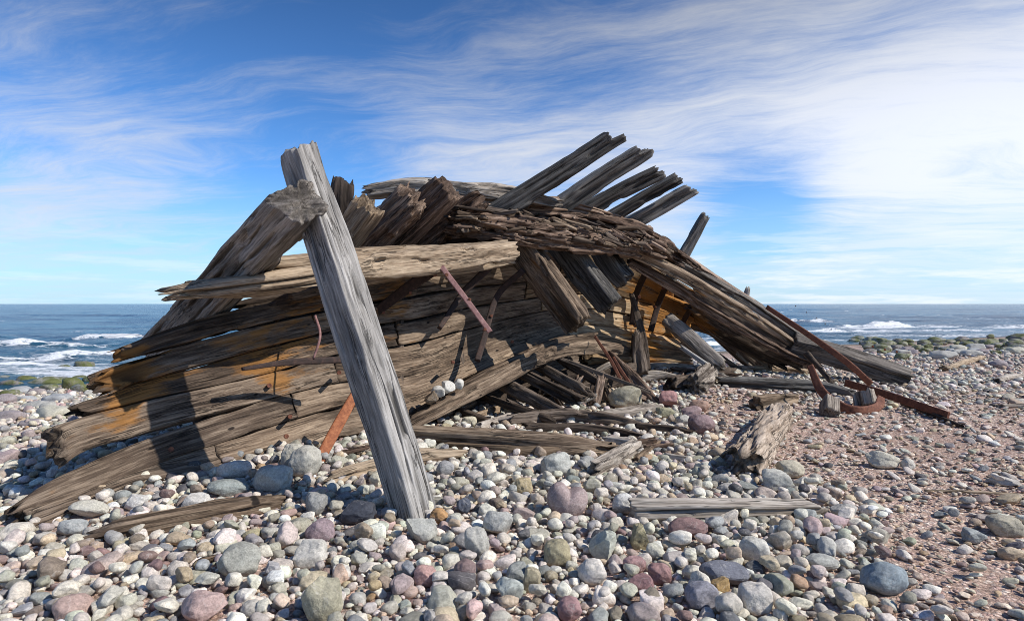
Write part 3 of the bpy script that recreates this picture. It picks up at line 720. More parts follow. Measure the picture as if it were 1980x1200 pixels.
# ------------------------------------------------------------------ loose timbers
lp = thing('leaning_post', 'tall weathered grey squared post leaning across the front of the wreck', 'post',
      [(577, 292, 5.55), (626, 440, 5.38), (694, 650, 5.12), (760, 850, 4.88), (806, 1005, 4.70)], [58, 63, 66, 62, 58], .285, M_GREY, roll=-43, jag=(.028, .05), p=11, rough=.5, bitek=.15, crackd=.9, dens=1.5, seed=137, cut=((.02, -.05), (-.08, .02)), px_=.6, checks=(('a-', .15, .05, .62, .014, .04), ('a-', -.32, .12, .55, .009, .03), ('a-', -.1, .35, 1.1, .015, .045), ('a-', .45, .5, .95, .009, .025), ('a-', -.42, .6, 1.1, .011, .035), ('b+', .2, .02, .4, .008, .02), ('b+', -.3, .45, .9, .007, .02)), ground=False)
def log(name, label, cat, pts, w, th, mat, half=None, **k):
    ws = np.broadcast_to(np.asarray(w, float), (len(pts),))
    pp = [G(x, y, (half if half is not None else .42)*ww) for (x, y), ww in zip(pts, ws)]
    return thing(name, label, cat, pp, list(ws), th, mat, ground=True, **k)
log('split_beam', 'long brown split beam lying level behind the foot of the leaning post', 'beam', [(796, 842), (950, 851), (1080, 860), (1178, 868)], [32, 42, 42, 26], .24, M_PLANK, jag=(.04, .08), rough=1.1, roll=-8)
log('split_plank', 'pale-edged split plank lying along the front of the long brown beam', 'plank', [(862, 862), (1000, 872), (1170, 872)], [14, 22, 18], .1, M_WARM, jag=(.1, .1), rough=1.2)
log('split_log', 'dark grey split log tapering to a point behind the long brown beam', 'log', [(995, 812), (1100, 806), (1200, 816), (1268, 826)], [24, 28, 26, 10], .2, M_DARK, jag=(.06, .12), rough=1.5, taper=(0, .5))
log('split_log', 'dark split log with a thin pointed right end, nearest the long brown beam', 'log', [(1018, 828), (1120, 828), (1200, 836), (1282, 849)], [18, 20, 18, 6], .16, M_DARK, jag=(.06, .14), rough=1.5, taper=(0, .6))
log('driftwood_board', 'thin dark board ending between the split log and the purple boulder', 'board', [(1235, 826), (1290, 830), (1348, 838)], [16, 18, 8], .08, M_DARK, jag=(.05, .12))
log('squared_timber', 'short squared silver timber with a knot lying among the pebbles, lower right', 'timber', [(1222, 988), (1400, 985), (1577, 981)], [40, 38, 26], .17, M_SILV, jag=(.02, .06), rough=.7, roll=-14, p=10, dens=1.3, px_=.7, checks=(('b+', .1, .25, .95, .010, .03), ('b+', -.4, .05, .6, .007, .02), ('b+', .55, .4, 1.1, .008, .025), ('a+', .1, .1, .8, .007, .02), ('a-', .1, .1, .8, .007, .02)))
log('bleached_log', 'thick bleached log with a charred near end lying on the reddish gravel', 'log', [(1440, 896), (1478, 842), (1516, 794)], [68, 56, 42], .30, M_LOG, half=.36, jag=(.12, .1), rough=.9, crackd=2, rot=.4, p=6, face=(-.5, -.5, 1), taper=(.0, .25))
log('wood_chunk', 'short orange brown chunk of wood behind the bleached log', 'wood', [(1464, 779), (1500, 774), (1535, 770)], [26, 26, 18], .2, M_WARM, jag=(.06, .06), rough=1.2)
log('driftwood_plank', 'dark brown tapered driftwood plank lying on pebbles below the hull planks at left', 'driftwood', [(165, 1036), (250, 1020), (350, 1002), (450, 984), (531, 970)], [10, 34, 38, 34, 18], .13, M_PLANK, jag=(.08, .08), rough=1.5, roll=-20, dens=1.3)
log('rotten_board', 'rotten orange brown board lying behind the leaning post', 'board', [(642, 922), (735, 898), (800, 884), (885, 878)], [20, 30, 30, 22], .12, M_WARM, jag=(.1, .08), rough=1.6, roll=-15)
log('wood_slab', 'short grey slab of wood leaning at the right end of the long brown beam', 'wood', [(1148, 908), (1190, 888), (1226, 866)], [30, 40, 30], .12, M_SILV, jag=(.08, .06), rough=1.3, roll=-30)
log('grooved_slab', 'pale grooved piece of wood tucked against the right tip of the long brown beam', 'wood', [(1168, 853), (1228, 862)], [18, 26], .1, M_SILV, jag=(.04, .08), rough=1.6)
log('wood_strip', 'narrow orange strip of wood leaning on stones beside the grey slab', 'wood', [(1229, 890), (1272, 856)], [12, 11], .08, M_WARM, jag=(.04, .02))
log('wood_offcut', 'small flat rust-stained offcut on the gravel between boulder and bleached log', 'wood', [(1286, 882), (1342, 889)], [15, 12], .05, M_SILV, jag=(.03, .06))
log('stained_board', 'short orange-stained board under the curved lower edge of the hull', 'board', [(915, 806), (998, 780)], [15, 15], .1, M_WARM, jag=(.04, .02))
log('grey_board', 'pale grey weathered board lying just in front of the orange-stained board', 'board', [(925, 826), (1012, 797)], [18, 16], .08, M_SILV, jag=(.1, .05), rough=1.3)
log('grey_board', 'broad pale weathered board lying behind the split log near the red stones', 'board', [(1165, 802), (1215, 796), (1270, 787)], [16, 26, 22], .08, M_SILV, jag=(.1, .06), rough=1.2, face=(0, -.6, 1))
thing('wooden_pole', 'long thin dark pole slanting across the debris under the hull', 'pole', [(1066, 686, 10.4), (1160, 721, 10.1), (1258, 758, 9.6)], [7, 8, 8], .06, M_DARK, jag=(.03, .03))
thing('slanting_plank', 'dark rotten plank slanting down to the gravel beside the iron strips', 'plank', [(1180, 686, 11.3), (1225, 734, 10.5), (1275, 785, 9.75)], [14, 26, 14], .12, M_ROT, jag=(.06, .15), rough=1.6)
for pts, lb in (([(1150, 650, 10.8), (1180, 695, 10.5), (1202, 738, 10.1)], 'bent narrow iron strip leaning against the slanting plank, the left one'), ([(1186, 690, 10.6), (1200, 715, 10.5), (1218, 742, 10.3)], 'short rusty iron strip beside the bent one on the slanting plank')):
    o = thing('iron_strip', lb, 'iron strip', pts, [5, 7, 7], .02, M_RUST, rough=.3, jag=(.005, .005), crackd=0)
pr = thing('forked_prop', 'thin upright wooden pole propped against the orange-stained hull wall', 'pole', [(1222, 570, 12.3), (1232, 612, 12.1), (1243, 655, 11.9), (1250, 716, 11.6)], [9, 12, 15, 17], .14, M_DARK, jag=(.03, .03), rough=1.1)
thing('upright_stump', 'short dark stump of timber standing at the foot of the thin upright pole', 'stump', [(1231, 648, 11.7), (1234, 685, 11.6), (1240, 722, 11.5)], [16, 24, 28], .25, M_DARK, jag=(.1, .02), rough=1.4)
thing('leaning_timber', 'round-ended grey timber leaning inside the hull beside the orange planks', 'timber', [(1290, 616, 12.5), (1340, 660, 12.2), (1392, 708, 11.9)], [28, 30, 28], .3, M_GREYB, p=4, roll=15, jag=(.03, .08), rough=.7, crackd=.8, seed=77)
thing('fallen_plank', 'thin grey plank lying below the round-ended leaning timber', 'plank', [(1318, 672, 12.1), (1370, 708, 11.8)], [8, 10], .08, M_GREY, jag=(.05, .05))
log('stump_log', 'pale gnarled chunk of driftwood lying on the gravel beside a dark stump', 'driftwood', [(1344, 744), (1370, 720)], [40, 36], .3, M_SILV, jag=(.08, .06), rough=1.7, p=3, roll=20)
log('dark_stump', 'dark blocky stump beside the pale gnarled driftwood', 'stump', [(1298, 745), (1330, 735)], [30, 28], .25, M_DARK, jag=(.08, .05), rough=1.6, p=4)
log('grey_slab', 'low weathered grey slab lying at the foot of the hull wall', 'wood', [(1228, 730), (1270, 726), (1310, 732)], [18, 22, 14], .18, M_SILV, jag=(.08, .08), rough=1.6)
log('flat_board', 'pale flat board lying along the bottom of the orange-stained planks', 'board', [(1200, 712), (1280, 706), (1345, 710)], [10, 12, 8], .2, M_SILV, jag=(.1, .1), rough=.9)
log('ground_log', 'long dark grey log half buried in gravel below the sloping stringers', 'log', [(1388, 736), (1490, 742), (1580, 748), (1650, 760)], [18, 24, 24, 14], .24, M_RIB, jag=(.1, .1), rough=1.2, p=4)
log('ground_log', 'thin pale-topped log lying behind the long half-buried log', 'log', [(1430, 712), (1500, 714), (1560, 720)], [11, 13, 11], .2, M_WARM, jag=(.08, .05), rough=1.2)
log('ground_log', 'short dark log lying at the left end of the half-buried log', 'log', [(1350, 725), (1400, 718), (1438, 712)], [16, 15, 10], .18, M_DARK, jag=(.08, .08), rough=1.4)
thing('wood_block', 'small grey block of wood standing inside the left bend of the iron hoop', 'block', [G(1604, 776, 22), (1604, 802, gd(1604, 804))], [26, 26], .25, M_SILV, jag=(.02, .02), roll=30, p=10)
thing('wood_block', 'ridged pale block of wood lying inside the rusty iron hoop', 'block', [(1668, 757, gd(1660, 786)), (1674, 784, gd(1660, 788))], [38, 40], .22, M_SILV, jag=(.03, .02), roll=-20, p=8, rough=1.4)
d0 = gd(1660, 796)
hoop = thing('iron_hoop', 'rusty iron hoop bent into a hook lying on the gravel at right', 'iron hoop', [(1566, 706, d0+.5), (1588, 755, d0+.25), (1625, 785, d0), (1664, 794, d0-.1), (1697, 786, d0+.05), (1704, 768, d0+.4)], [12, 17, 18, 18, 17, 14], .035, M_RUST, rough=.3, jag=(.005, .005), crackd=0)
ib = thing('iron_bar', 'long rusty iron bar slanting up over the thick squared timber', 'iron bar', [(1482, 593, 12.5), (1568, 650, 12.1), (1636, 699, 11.8), (1684, 742, gd(1684, 746))], [9, 11, 12, 12], .03, M_RUST, rough=.25, jag=(.003, .003), crackd=0)
dA, dB = gd(1640, 768), gd(1834, 812)
ib2 = thing('iron_bar', 'rusty iron bar lying on the gravel to the right of the iron hoop', 'iron bar', [(1635, 740, dA), (1714, 763, (dA+dB)/2+.1), (1834, 803, dB)], [14, 15, 15], .04, M_RUST, rough=.3, jag=(.003, .003), crackd=0)
for (x, y, d) in ((1655, 745, dA-.02), (1700, 758, dA-.2), (1745, 774, (dA+dB)/2-.1)):
    iron('bolt_or_hole', [(x, y, d+.05), (x, y, d-.07)], 8, M_RUSTO, t=8*d/F, parent=ib2, p=2, px_=1.5)
for (x, y, d) in ((1490, 598, 12.3), (1532, 623, 12.1), (1570, 646, 11.9), (1604, 668, 11.7)):  # pale discs painted in for daylight showing through the bar's holes
    iron('bolt_or_hole', [(x, y, d+.05), (x, y, d-.04)], 5, M_SILV, t=5*d/F, parent=ib, p=2, px_=1.5)
log('thin_stick', 'long thin dark stick lying under the iron bar on the gravel', 'stick', [(1745, 780), (1800, 800), (1858, 823)], [8, 9, 6], .06, M_DARK, jag=(.05, .05))
thing('dark_plank', 'dark plank end slanting down below the thick squared timber', 'plank', [(1560, 684, 12.6), (1605, 735, 11.6)], [12, 10], .1, M_DARK, jag=(.05, .06))
log('thin_stick', 'pale stick lying under the end of the thick squared timber', 'stick', [(1680, 735), (1745, 748)], [5, 4], .05, M_SILV)
log('driftwood_branch', 'crooked tan driftwood branch on the shingle near the mossy shore at right', 'driftwood', [(1822, 712), (1860, 702), (1898, 690)], [10, 12, 8], .2, M_WARM, p=3, rough=1.6)
log('driftwood_branch', 'curved grey driftwood branch at the right edge of the beach', 'driftwood', [(1925, 736), (1955, 728), (1995, 726)], [8, 11, 11], .2, M_SILV, p=3)
log('thin_stick', 'long thin pale stick lying on the reddish gravel at lower right', 'stick', [(1800, 948), (1880, 951), (1975, 956)], [5, 7, 5], .03, M_WARM, p=3)
log('thin_stick', 'short brown stick on pebbles in front of the dark driftwood plank', 'stick', [(395, 1082), (440, 1070)], [10, 5], .04, M_PLANK)
log('broken_branch', 'flat grey branch lying on shingle at the far right edge', 'driftwood', [(1930, 785), (1990, 782)], [7, 7], .08, M_SILV, p=3)
for k, (pts, w, th, mt, lb) in enumerate((
  ([(1085, 742), (1112, 716)], [14, 16], .12, M_ROT, 'short rotten stub leaning under the curved hull edge'),
  ([(1098, 770), (1122, 735)], [20, 18], .14, M_ROT, 'ragged brown root-like wood chunk left of the olive boulder'),
  ([(1150, 782), (1160, 738)], [18, 16], .14, M_ROT, 'upright splintered wood stub left of the olive boulder'),
  ([(1178, 776), (1166, 742)], [22, 16], .12, M_WARM, 'ragged orange brown stub beside the olive boulder'),
  ([(1135, 735), (1185, 706)], [26, 22], .06, M_SILV, 'pale grey square-ended board resting on debris under the pole'),
  ([(1108, 786), (1138, 770)], [10, 12], .06, M_SILV, 'small white splintered wood piece near the pale yellow stones'),
  ([(1072, 762), (1090, 790)], [10, 10], .08, M_DARK, 'short dark stake standing in stones under the hull'),
  ([(1000, 790), (1080, 800), (1130, 803)], [5, 6, 4], .03, M_RUST, 'thin reddish strip lying behind the split log'),
  ([(1205, 752), (1262, 776)], [14, 9], .1, M_ROT, 'jagged brown scrap along the foot of the slanting plank'),
  ([(1130, 700), (1210, 692)], [12, 10], .1, M_PLANK, 'broken brown plank end behind the iron strips'),
  ([(1100, 692), (1170, 700)], [8, 8], .08, M_SILV, 'pale thin board behind the wooden pole'),
  ([(1300, 712), (1365, 722)], [8, 8], .08, M_DARK, 'dark thin board behind the pale gnarled driftwood'),
  ([(1262, 718), (1300, 716)], [7, 6], .08, M_WARM, 'small tan board end beside the dark upright stump'),
  ([(1395, 690), (1432, 716)], [8, 10], .08, M_DARK, 'dark broken plank right of the round-ended leaning timber'),
  ([(1425, 684), (1460, 714)], [5, 5], .05, M_SILV, 'thin pale splinter leaning under the sloping stringers'),
  ([(1480, 690), (1515, 716)], [5, 5], .05, M_SILV, 'pale splinter leaning below the right end of the stringers'),
  ([(985, 775), (1030, 800)], [14, 12], .1, M_DARK, 'dark plank end lying beside the orange-stained board'),
  ([(1240, 868), (1300, 858)], [12, 10], .06, M_ROT, 'small brown scrap behind the narrow orange strip'),
  ([(1195, 862), (1250, 852)], [12, 14], .06, M_ROT, 'brown scrap between grooved piece and orange strip'),
  ([(640, 880), (700, 868)], [12, 10], .06, M_ROT, 'small rotten scrap behind the foot of the rusted bracket'))):
    thing('wood_scrap', lb, 'wood scrap', [G(x, y+(0 if abs(pts[0][1]-pts[-1][1]) < 16 else max(0, max(q[1] for q in pts)-y)), .5*ww)[2:] and (x, y, gd(x, max(q[1] for q in pts)+.3*ww)) for (x, y), ww in zip(pts, w)], w, th, mt, group='broken scraps of timber under the hull', rough=1.4, rot=.3, jag=(.06, .08), roll=(k*37) % 60-30)
db = random.Random(8)
DL = {'dark': ('small dark broken timber scrap in the debris under the hull', M_DARK), 'brown': ('small brown splintered scrap in the debris under the hull', M_ROT), 'pale': ('small pale weathered splinter in the debris under the hull', M_SILV), 'tan': ('small tan broken board end in the debris under the hull', M_WARM)}
for k in range(46):
    x = db.uniform(900, 1420); y = (700 if x > 1080 else 760)+db.uniform(0, 1)**1.4*(95 if x < 1320 else 45); kd = db.choice(list(DL))
    a = math.radians(db.gauss(18, 30)); l = db.uniform(18, 60); d = gd(x, y); w = db.uniform(4, 13)
    thing('debris_scrap', DL[kd][0], 'wood scrap', [(x, y-w*.3, d), (x+l*math.cos(a), y-w*.3+l*math.sin(a)*.55, d+db.uniform(-.35, .1))], [w, w*db.uniform(.4, 1)], db.uniform(.03, .1), DL[kd][1],
          group=kd+' scraps in the debris under the hull', rough=1.2, rot=.3, jag=(.05, .08), roll=db.uniform(-60, 60))
# rusted bracket leaning behind the post
rb = thing('iron_bracket', 'orange rusted flat iron bracket leaning on the hull planks behind the post', 'iron bracket', [(614, 896, 5.9), (650, 828, 6.25), (690, 756, 6.6)], [20, 22, 18], .05, M_RUSTO, rough=.4, jag=(.01, .01), crackd=0)
iron('prong', [(657, 826, 6.18), (668, 860, 6.1), (676, 892, 6.0)], 8, M_RUSTD, parent=rb, t=.04)
iron('prong', [(628, 888, 5.95), (648, 906, 5.85), (668, 920, 5.75)], 7, M_RUST, parent=rb, t=.035)

# ------------------------------------------------------------------ stones
def ico(level):
    t = (1+5**.5)/2
    v = [(-1, t, 0), (1, t, 0), (-1, -t, 0), (1, -t, 0), (0, -1, t), (0, 1, t), (0, -1, -t), (0, 1, -t), (t, 0, -1), (t, 0, 1), (-t, 0, -1), (-t, 0, 1)]
    f = [(0, 11, 5), (0, 5, 1), (0, 1, 7), (0, 7, 10), (0, 10, 11), (1, 5, 9), (5, 11, 4), (11, 10, 2), (10, 7, 6), (7, 1, 8), (3, 9, 4), (3, 4, 2), (3, 2, 6), (3, 6, 8), (3, 8, 9), (4, 9, 5), (2, 4, 11), (6, 2, 10), (8, 6, 7), (9, 8, 1)]
    v = [np.array(a)/np.linalg.norm(a) for a in v]
    for _ in range(level):
        mid = {}; nf = []
        def m(a, b):
            k = (min(a, b), max(a, b))
            if k not in mid: q = v[a]+v[b]; v.append(q/np.linalg.norm(q)); mid[k] = len(v)-1
            return mid[k]
        for a, b, c in f:
            x, y, z = m(a, b), m(b, c), m(c, a); nf += [(a, x, z), (b, y, x), (c, z, y), (x, y, z)]
        f = nf
    return np.array(v), np.array(f)
ICO = {k: ico(k) for k in (1, 2, 3, 4)}
def stone_shape(level, seed, angular=.5, heart=False):
    r = np.random.default_rng(seed); v = ICO[level][0].copy()
    if heart:
        th = np.arctan2(v[:, 0], v[:, 2]); k = 1-.38*np.exp(-(th/.33)**2)+.10*np.exp(-((np.abs(th)-.75)/.4)**2)-.10*np.exp(-((np.abs(th)-2.2)/.5)**2)
        v[:, 0] *= k; v[:, 2] *= k*np.where(v[:, 2] < 0, 1.15, 1)
        return v*(1+.05*fbm(v*3+seed, seed, 3))[:, None]
    p = r.uniform(2.0, 3.2)
    v = v/((np.abs(v)**p).sum(1)**(1/p))[:, None]
    for _ in range(int(r.integers(3, 8))):
        n = r.normal(size=3); n /= np.linalg.norm(n); c = r.uniform(.5, .9)+(1-angular)*.12
        e = np.maximum(v@n-c, 0); v = v-n[None]*(e*(.6+.38*angular))[:, None]
    v = v*(1+.16*fbm(v*1.3+seed*.7, seed, 2)+.03*(1+angular)*fbm(v*4+seed, seed+4, 2))[:, None]
    return v/np.abs(v).max(0)
PAL = [('pale grey', (.48, .455, .405), 40), ('off-white', (.62, .585, .52), 24), ('blue-grey', (.27, .28, .28), 10), ('tan', (.42, .35, .255), 10), ('mauve', (.34, .285, .275), 6),
       ('pink', (.43, .335, .30), 3.5), ('dark red', (.22, .155, .145), 1.8), ('greenish grey', (.32, .315, .26), 9), ('dark slate', (.11, .11, .115), 2.5), ('ochre', (.36, .26, .16), .4), ('brown', (.23, .19, .15), 3)]
PN = [p[0] for p in PAL]; PC = np.array([p[1] for p in PAL])*np.array([1.09, 1.06, 1.015]); PW = np.array([p[2] for p in PAL], float); PW /= PW.sum()
def rotz(a): c, s = math.cos(a), math.sin(a); return np.array([[c, -s, 0], [s, c, 0], [0, 0, 1]])
def roty(a): c, s = math.cos(a), math.sin(a); return np.array([[c, 0, s], [0, 1, 0], [-s, 0, c]])
def rotx(a): c, s = math.cos(a), math.sin(a); return np.array([[1, 0, 0], [0, c, -s], [0, s, c]])

def stone_obj(name, pos, size, color, seed, label, cat, group=None, level=3, angular=.5, rot=None, mat=None, heart=False):
    v = stone_shape(level, seed, angular, heart)*np.asarray(size)
    if rot is not None: v = v@np.asarray(rot).T
    f = ICO[level][1]
    c = np.ones((len(v), 4)); c[:, :3] = color
    o = mesh_np(name, v, f.ravel(), np.full(len(f), 3), [('col', 'FLOAT_COLOR', c)], mat or M_STONE)
    o.location = tuple(float(k) for k in pos); tag(o, label, cat, group); return o
PLACED = []     # x, y, r
GRP = 'larger stones lying on the beach'
SPECIAL = [ # px, py, w, h, colour, angular, label, kw
 (1096, 968, 80, 62, (.33, .255, .24), .2, 'heart-shaped pinkish brown granite stone in the pebbles', dict(heart=True)),
 (1075, 899, 60, 44, (.40, .40, .36), .1, 'large smooth rounded grey stone in front of the long brown split beam', {}),
 (921, 1049, 50, 62, (.40, .385, .34), .1, 'upright egg-shaped grey stone below right of the leaning post foot', {}),
 (850, 997, 38, 27, (.38, .22, .10), .6, 'blocky ochre stone just right of the leaning post foot', {}),
 (690, 990, 76, 40, (.055, .06, .075), .6, 'dark slate blue stone just left of the leaning post foot', {}),
 (812, 1022, 66, 50, (.40, .395, .35), .9, 'rough pale grey block right at the leaning post foot', {}),
 (963, 1011, 58, 42, (.40, .395, .36), .3, 'pale grey angular stone in front of the dark slate round stone', {}),
 (895, 977, 32, 30, (.09, .10, .125), .2, 'rounded dark slate stone right of the ochre block', {}),
 (1078, 1068, 55, 45, (.36, .315, .20), .2, 'smooth olive tan stone below the heart-shaped stone', {}),
 (1167, 1054, 54, 52, (.44, .45, .38), 1, 'jagged white and green stone below right of the heart-shaped stone', {}),
 (1149, 1104, 64, 46, (.58, .535, .47), .3, 'large cream stone below the jagged white and green stone', {}),
 (442, 941, 80, 26, (.28, .305, .285), .3, 'long flat greenish grey stone at the foot of the hull planks', {}),
 (528, 924, 84, 46, (.44, .425, .375), .3, 'broad pale grey stone lying beside the flat greenish stone', {}),
 (590, 893, 62, 56, (.40, .385, .335), .6, 'upright pale boulder against the hull planks left of the rusted bracket', {}),
 (566, 882, 40, 46, (.48, .455, .38), 1, 'angular cream stone between boulder and hull planks', {}),
 (610, 972, 44, 46, (.29, .29, .275), .4, 'grey slab-like stone left of the dark slate blue stone', {}),
 (465, 1085, 84, 60, (.33, .325, .28), .4, 'big olive grey stone standing in the left foreground', {}),
 (622, 1162, 80, 88, (.35, .325, .235), .6, 'large mossy-topped boulder at the bottom edge, left of centre', {}),
 (396, 1172, 94, 52, (.44, .32, .29), .6, 'big pink speckled stone at the bottom edge', {}),
 (598, 1070, 72, 50, (.56, .525, .46), .9, 'broken white stone above the mossy-topped boulder', {}),
 (620, 1025, 56, 40, (.27, .205, .215), .4, 'mauve wedge stone in front of the dark slate blue stone', {}),
 (1705, 1118, 92, 56, (.235, .275, .295), .15, 'large smooth blue-grey granite stone at lower right', {}),
 (1402, 1108, 96, 40, (.16, .165, .19), .7, 'long dark slate wedge stone leaning left of the yellow stone', {}),
 (1392, 1131, 38, 30, (.40, .27, .12), .3, 'small yellow ochre stone at lower right', {}),
 (1358, 1150, 64, 46, (.23, .225, .25), .3, 'dark violet grey stone next to the yellow stone', {}),
 (1460, 1156, 60, 56, (.55, .51, .45), .3, 'tall cream stone right of the yellow stone', {}),
 (1238, 1128, 56, 34, (.27, .155, .15), .5, 'dark red stone, lowest of three red stones', {}),
 (1275, 1108, 48, 36, (.27, .16, .15), .6, 'dark red stone, rightmost of three red stones', {}),
 (1226, 1090, 44, 30, (.34, .21, .20), .4, 'pinkish red stone, uppermost of three red stones', {}),
 (1101, 1178, 50, 42, (.31, .19, .185), .2, 'smooth rose red stone at the bottom edge right of centre', {}),
 (822, 1112, 44, 36, (.43, .27, .24), .3, 'rounded coral pink stone in the centre foreground', {}),
 (985, 1140, 56, 46, (.40, .42, .38), .3, 'mottled pale green stone in the centre foreground', {}),
 (1027, 1120, 38, 44, (.38, .33, .22), .3, 'upright tan stone beside the mottled pale green stone', {}),
 (378, 972, 58, 36, (.54, .515, .47), .2, 'white oval stone just above the dark driftwood plank', {}),
 (172, 985, 70, 30, (.50, .475, .40), .7, 'pale slab stone by the left end of the hull planks', {}),
 (262, 970, 46, 28, (.55, .53, .49), .3, 'white rounded stone left of the white oval stone', {}),
 (140, 1018, 56, 28, (.33, .34, .33), .5, 'grey stone under the left tip of the lowest hull plank', {}),
 (1356, 820, 52, 38, (.26, .185, .185), .9, 'angular purple boulder on the gravel right of the split log', {}),
 (1290, 772, 42, 32, (.36, .20, .185), .8, 'red angular stone at the foot of the slanting plank', {}),
 (1285, 798, 42, 22, (.34, .32, .21), .2, 'olive rounded stone in front of the red angular stone', {}),
 (1338, 800, 40, 28, (.36, .26, .25), .2, 'pinkish stone right behind the purple boulder', {}),
 (1352, 786, 40, 24, (.36, .23, .17), .2, 'orange brown stone behind the pinkish stone', {}),
 (1322, 813, 30, 22, (.44, .42, .37), .4, 'pale stone left of the purple boulder', {}),
 (908, 814, 32, 20, (.52, .47, .34), .2, 'pale yellow egg-like stone under the curved hull edge', {}),
 (1210, 770, 70, 44, (.33, .30, .22), .5, 'broad olive grey boulder under the slanting plank', {}),
 (1705, 889, 60, 30, (.46, .43, .35), .9, 'flat-topped pale boulder alone on the reddish gravel', {}),
 (1755, 897, 24, 22, (.50, .47, .41), .4, 'small pale stone just right of the flat-topped boulder', {}),
 (1526, 906, 62, 36, (.42, .38, .29), .5, 'tan hollowed stone right of the bleached log', {}),
 (1945, 1016, 72, 36, (.36, .325, .25), .2, 'large tan boulder at the right edge', {}),
 (1880, 1034, 50, 28, (.32, .335, .32), .5, 'flat grey cracked stone near the right edge', {}),
 (1330, 1020, 76, 36, (.22, .14, .13), .5, 'reddish brown stone under the squared silver timber', {}),
 (1240, 1038, 44, 46, (.30, .265, .16), 1, 'angular olive stone under the left end of the squared timber', {}),
 (1205, 975, 44, 40, (.54, .53, .49), .5, 'white block stone left of the squared silver timber', {}),
 (1180, 893, 54, 30, (.36, .32, .25), .9, 'angular brown stone behind the short grey slab', {}),
 (1630, 985, 50, 22, (.42, .40, .36), .6, 'pale stone off the right end of the squared timber', {}),
 (1590, 1085, 62, 26, (.40, .40, .36), .3, 'long pale grey stone below right of the squared timber', {}),
 (1458, 1062, 60, 44, (.50, .48, .42), .2, 'rounded cream speckled stone below the squared timber', {}),
 (1500, 930, 60, 40, (.43, .42, .37), .7, 'pale stone block wedged under the charred end of the log', {}),
 (1012, 940, 36, 30, (.42, .34, .2), .6, 'tan stone with an orange spot left of the large rounded stone', {}),
]
for k, (px, py, w, h, cc, an, lb, kw) in enumerate(SPECIAL):
    d = gd(px, py+h*.38); p = P(px, py, d); r = w/2*d/F; rh = h/2*d/F
    vs = rh*1.12
    dep = min(r, max(rh*1.1, r*.7))
    stone_obj('stone', p, (r, dep, vs), cc, 900+k, lb, 'stone', GRP, level=4, angular=an, rot=roty(random.uniform(-.15, .15)) if not kw.get('heart') else roty(.25), **kw)
    PLACED.append((p[0], p[1], r*1.2))
for k, (px, py, w, h, cc, lb) in enumerate([(834, 769, 28, 22, (.20, .15, .10), 'brown pebble, leftmost of four stones resting on the hull plank'), (847, 757, 27, 25, (.50, .48, .43), 'white squarish stone, second of four on the hull plank'),
        (866, 748, 30, 26, (.54, .52, .47), 'white rounded stone, largest of four on the hull plank'), (886, 743, 22, 24, (.52, .50, .45), 'white stone, rightmost of four on the hull plank')]):
    d = 8.0+.0055*(px-834); p = P(px, py, d); r = w/2*d/F
    stone_obj('stone', p, (r, r*.9, h/2*d/F), cc, 1000+k, lb, 'stone', 'four stones resting on a hull plank', level=3, angular=1, rot=roty(.4*k-.5))

# scatter: largest first, no two overlapping much
cellsz = .30; GRID = {}
def cell(x, y): return (int(math.floor(x/cellsz)), int(math.floor(y/cellsz)))
def free(x, y, r, k):
    cx, cy = cell(x, y); R = 2 if r < .16 else 3
    for i in range(cx-R, cx+R+1):
        for j in range(cy-R, cy+R+1):
            for (a, b, q) in GRID.get((i, j), ()):
                if (a-x)**2+(b-y)**2 < (k*(q+r))**2: return False
    return True
def put(x, y, r): GRID.setdefault(cell(x, y), []).append((x, y, r))
for s in PLACED: put(*s)
def near_seg(x, y, r):
    for a, b, hw in ALLSEG:
        ab = b-a; t = np.clip(((x-a[0])*ab[0]+(y-a[1])*ab[1])/(ab@ab), 0, 1)
        if math.hypot(x-a[0]-t*ab[0], y-a[1]-t*ab[1]) < hw+r*.8: return True
    return False
def gravel(x, y):
    """0 cobbles .. 1 reddish gravel"""
    n = .55*float(fbm(np.array([[x*.8, y*.6, 0]]), 8, 2)[0])
    b = 1.78+.10*y+n
    g = sstep(x, b-.25, b+.55)
    far = sstep(y, 9.5, 13)
    edge = sstep(x-.62*y, .3, 1.1)*.45*sstep(y, 7, 4)
    return float(g*(1-.75*far)*(1-edge))
ST = []    # x, y, z, rx, ry, rz, colour idx, layer
pr_ = random.Random(11)
def add(x, y, r, layer, lift):
    fl = pr_.uniform(.5, .85)*(1-.4*gravel(x, y)); el = pr_.uniform(.72, 1.15)
    ci = int(rng.choice(len(PAL), p=PW))
    ST.append((x, y, r*el, r/el**.5, r*fl, ci, layer, lift, pr_.uniform(0, 6.28), pr_.gauss(0, .22), pr_.gauss(0, .22)))
def scatter(rmin, rmax, dens, d0, d1, k, thin, layer=0, lift=0):
    area = .5*(d1**2-d0**2)*1.70+1.4*(d1-d0)
    n = int(area*dens)
    for _ in range(n):
        d = math.sqrt(pr_.uniform(d0**2, d1**2)); x = pr_.uniform(-1, 1)*(.85*d+.6)
        r = rmin*(rmax/rmin)**(pr_.random()**1.3)
        g = gravel(x, d)
        if pr_.random() < g*thin: continue
        s = x*SN[0]+d*SN[1]
        if s > 23.5: continue
        if x < -1.0 and d > 5.0+.9*(x+3.6) and r > .055 and d > 7 and pr_.random() < .7: continue
        if r > .06 and near_seg(x, d, r): continue
        if layer == 0:
            if not free(x, d, r, k): continue
            put(x, d, r)
        add(x, d, r, layer, lift)
scatter(.10, .15, .4, 2.7, 11, .95, .93)
scatter(.065, .10, 11, 2.6, 13, .86, .93)
scatter(.042, .066, 90, 2.5, 14, .80, .90)
scatter(.026, .042, 260, 2.5, 11, .76, .90)
scatter(.014, .026, 600, 2.4, 6.6, .74, .8)
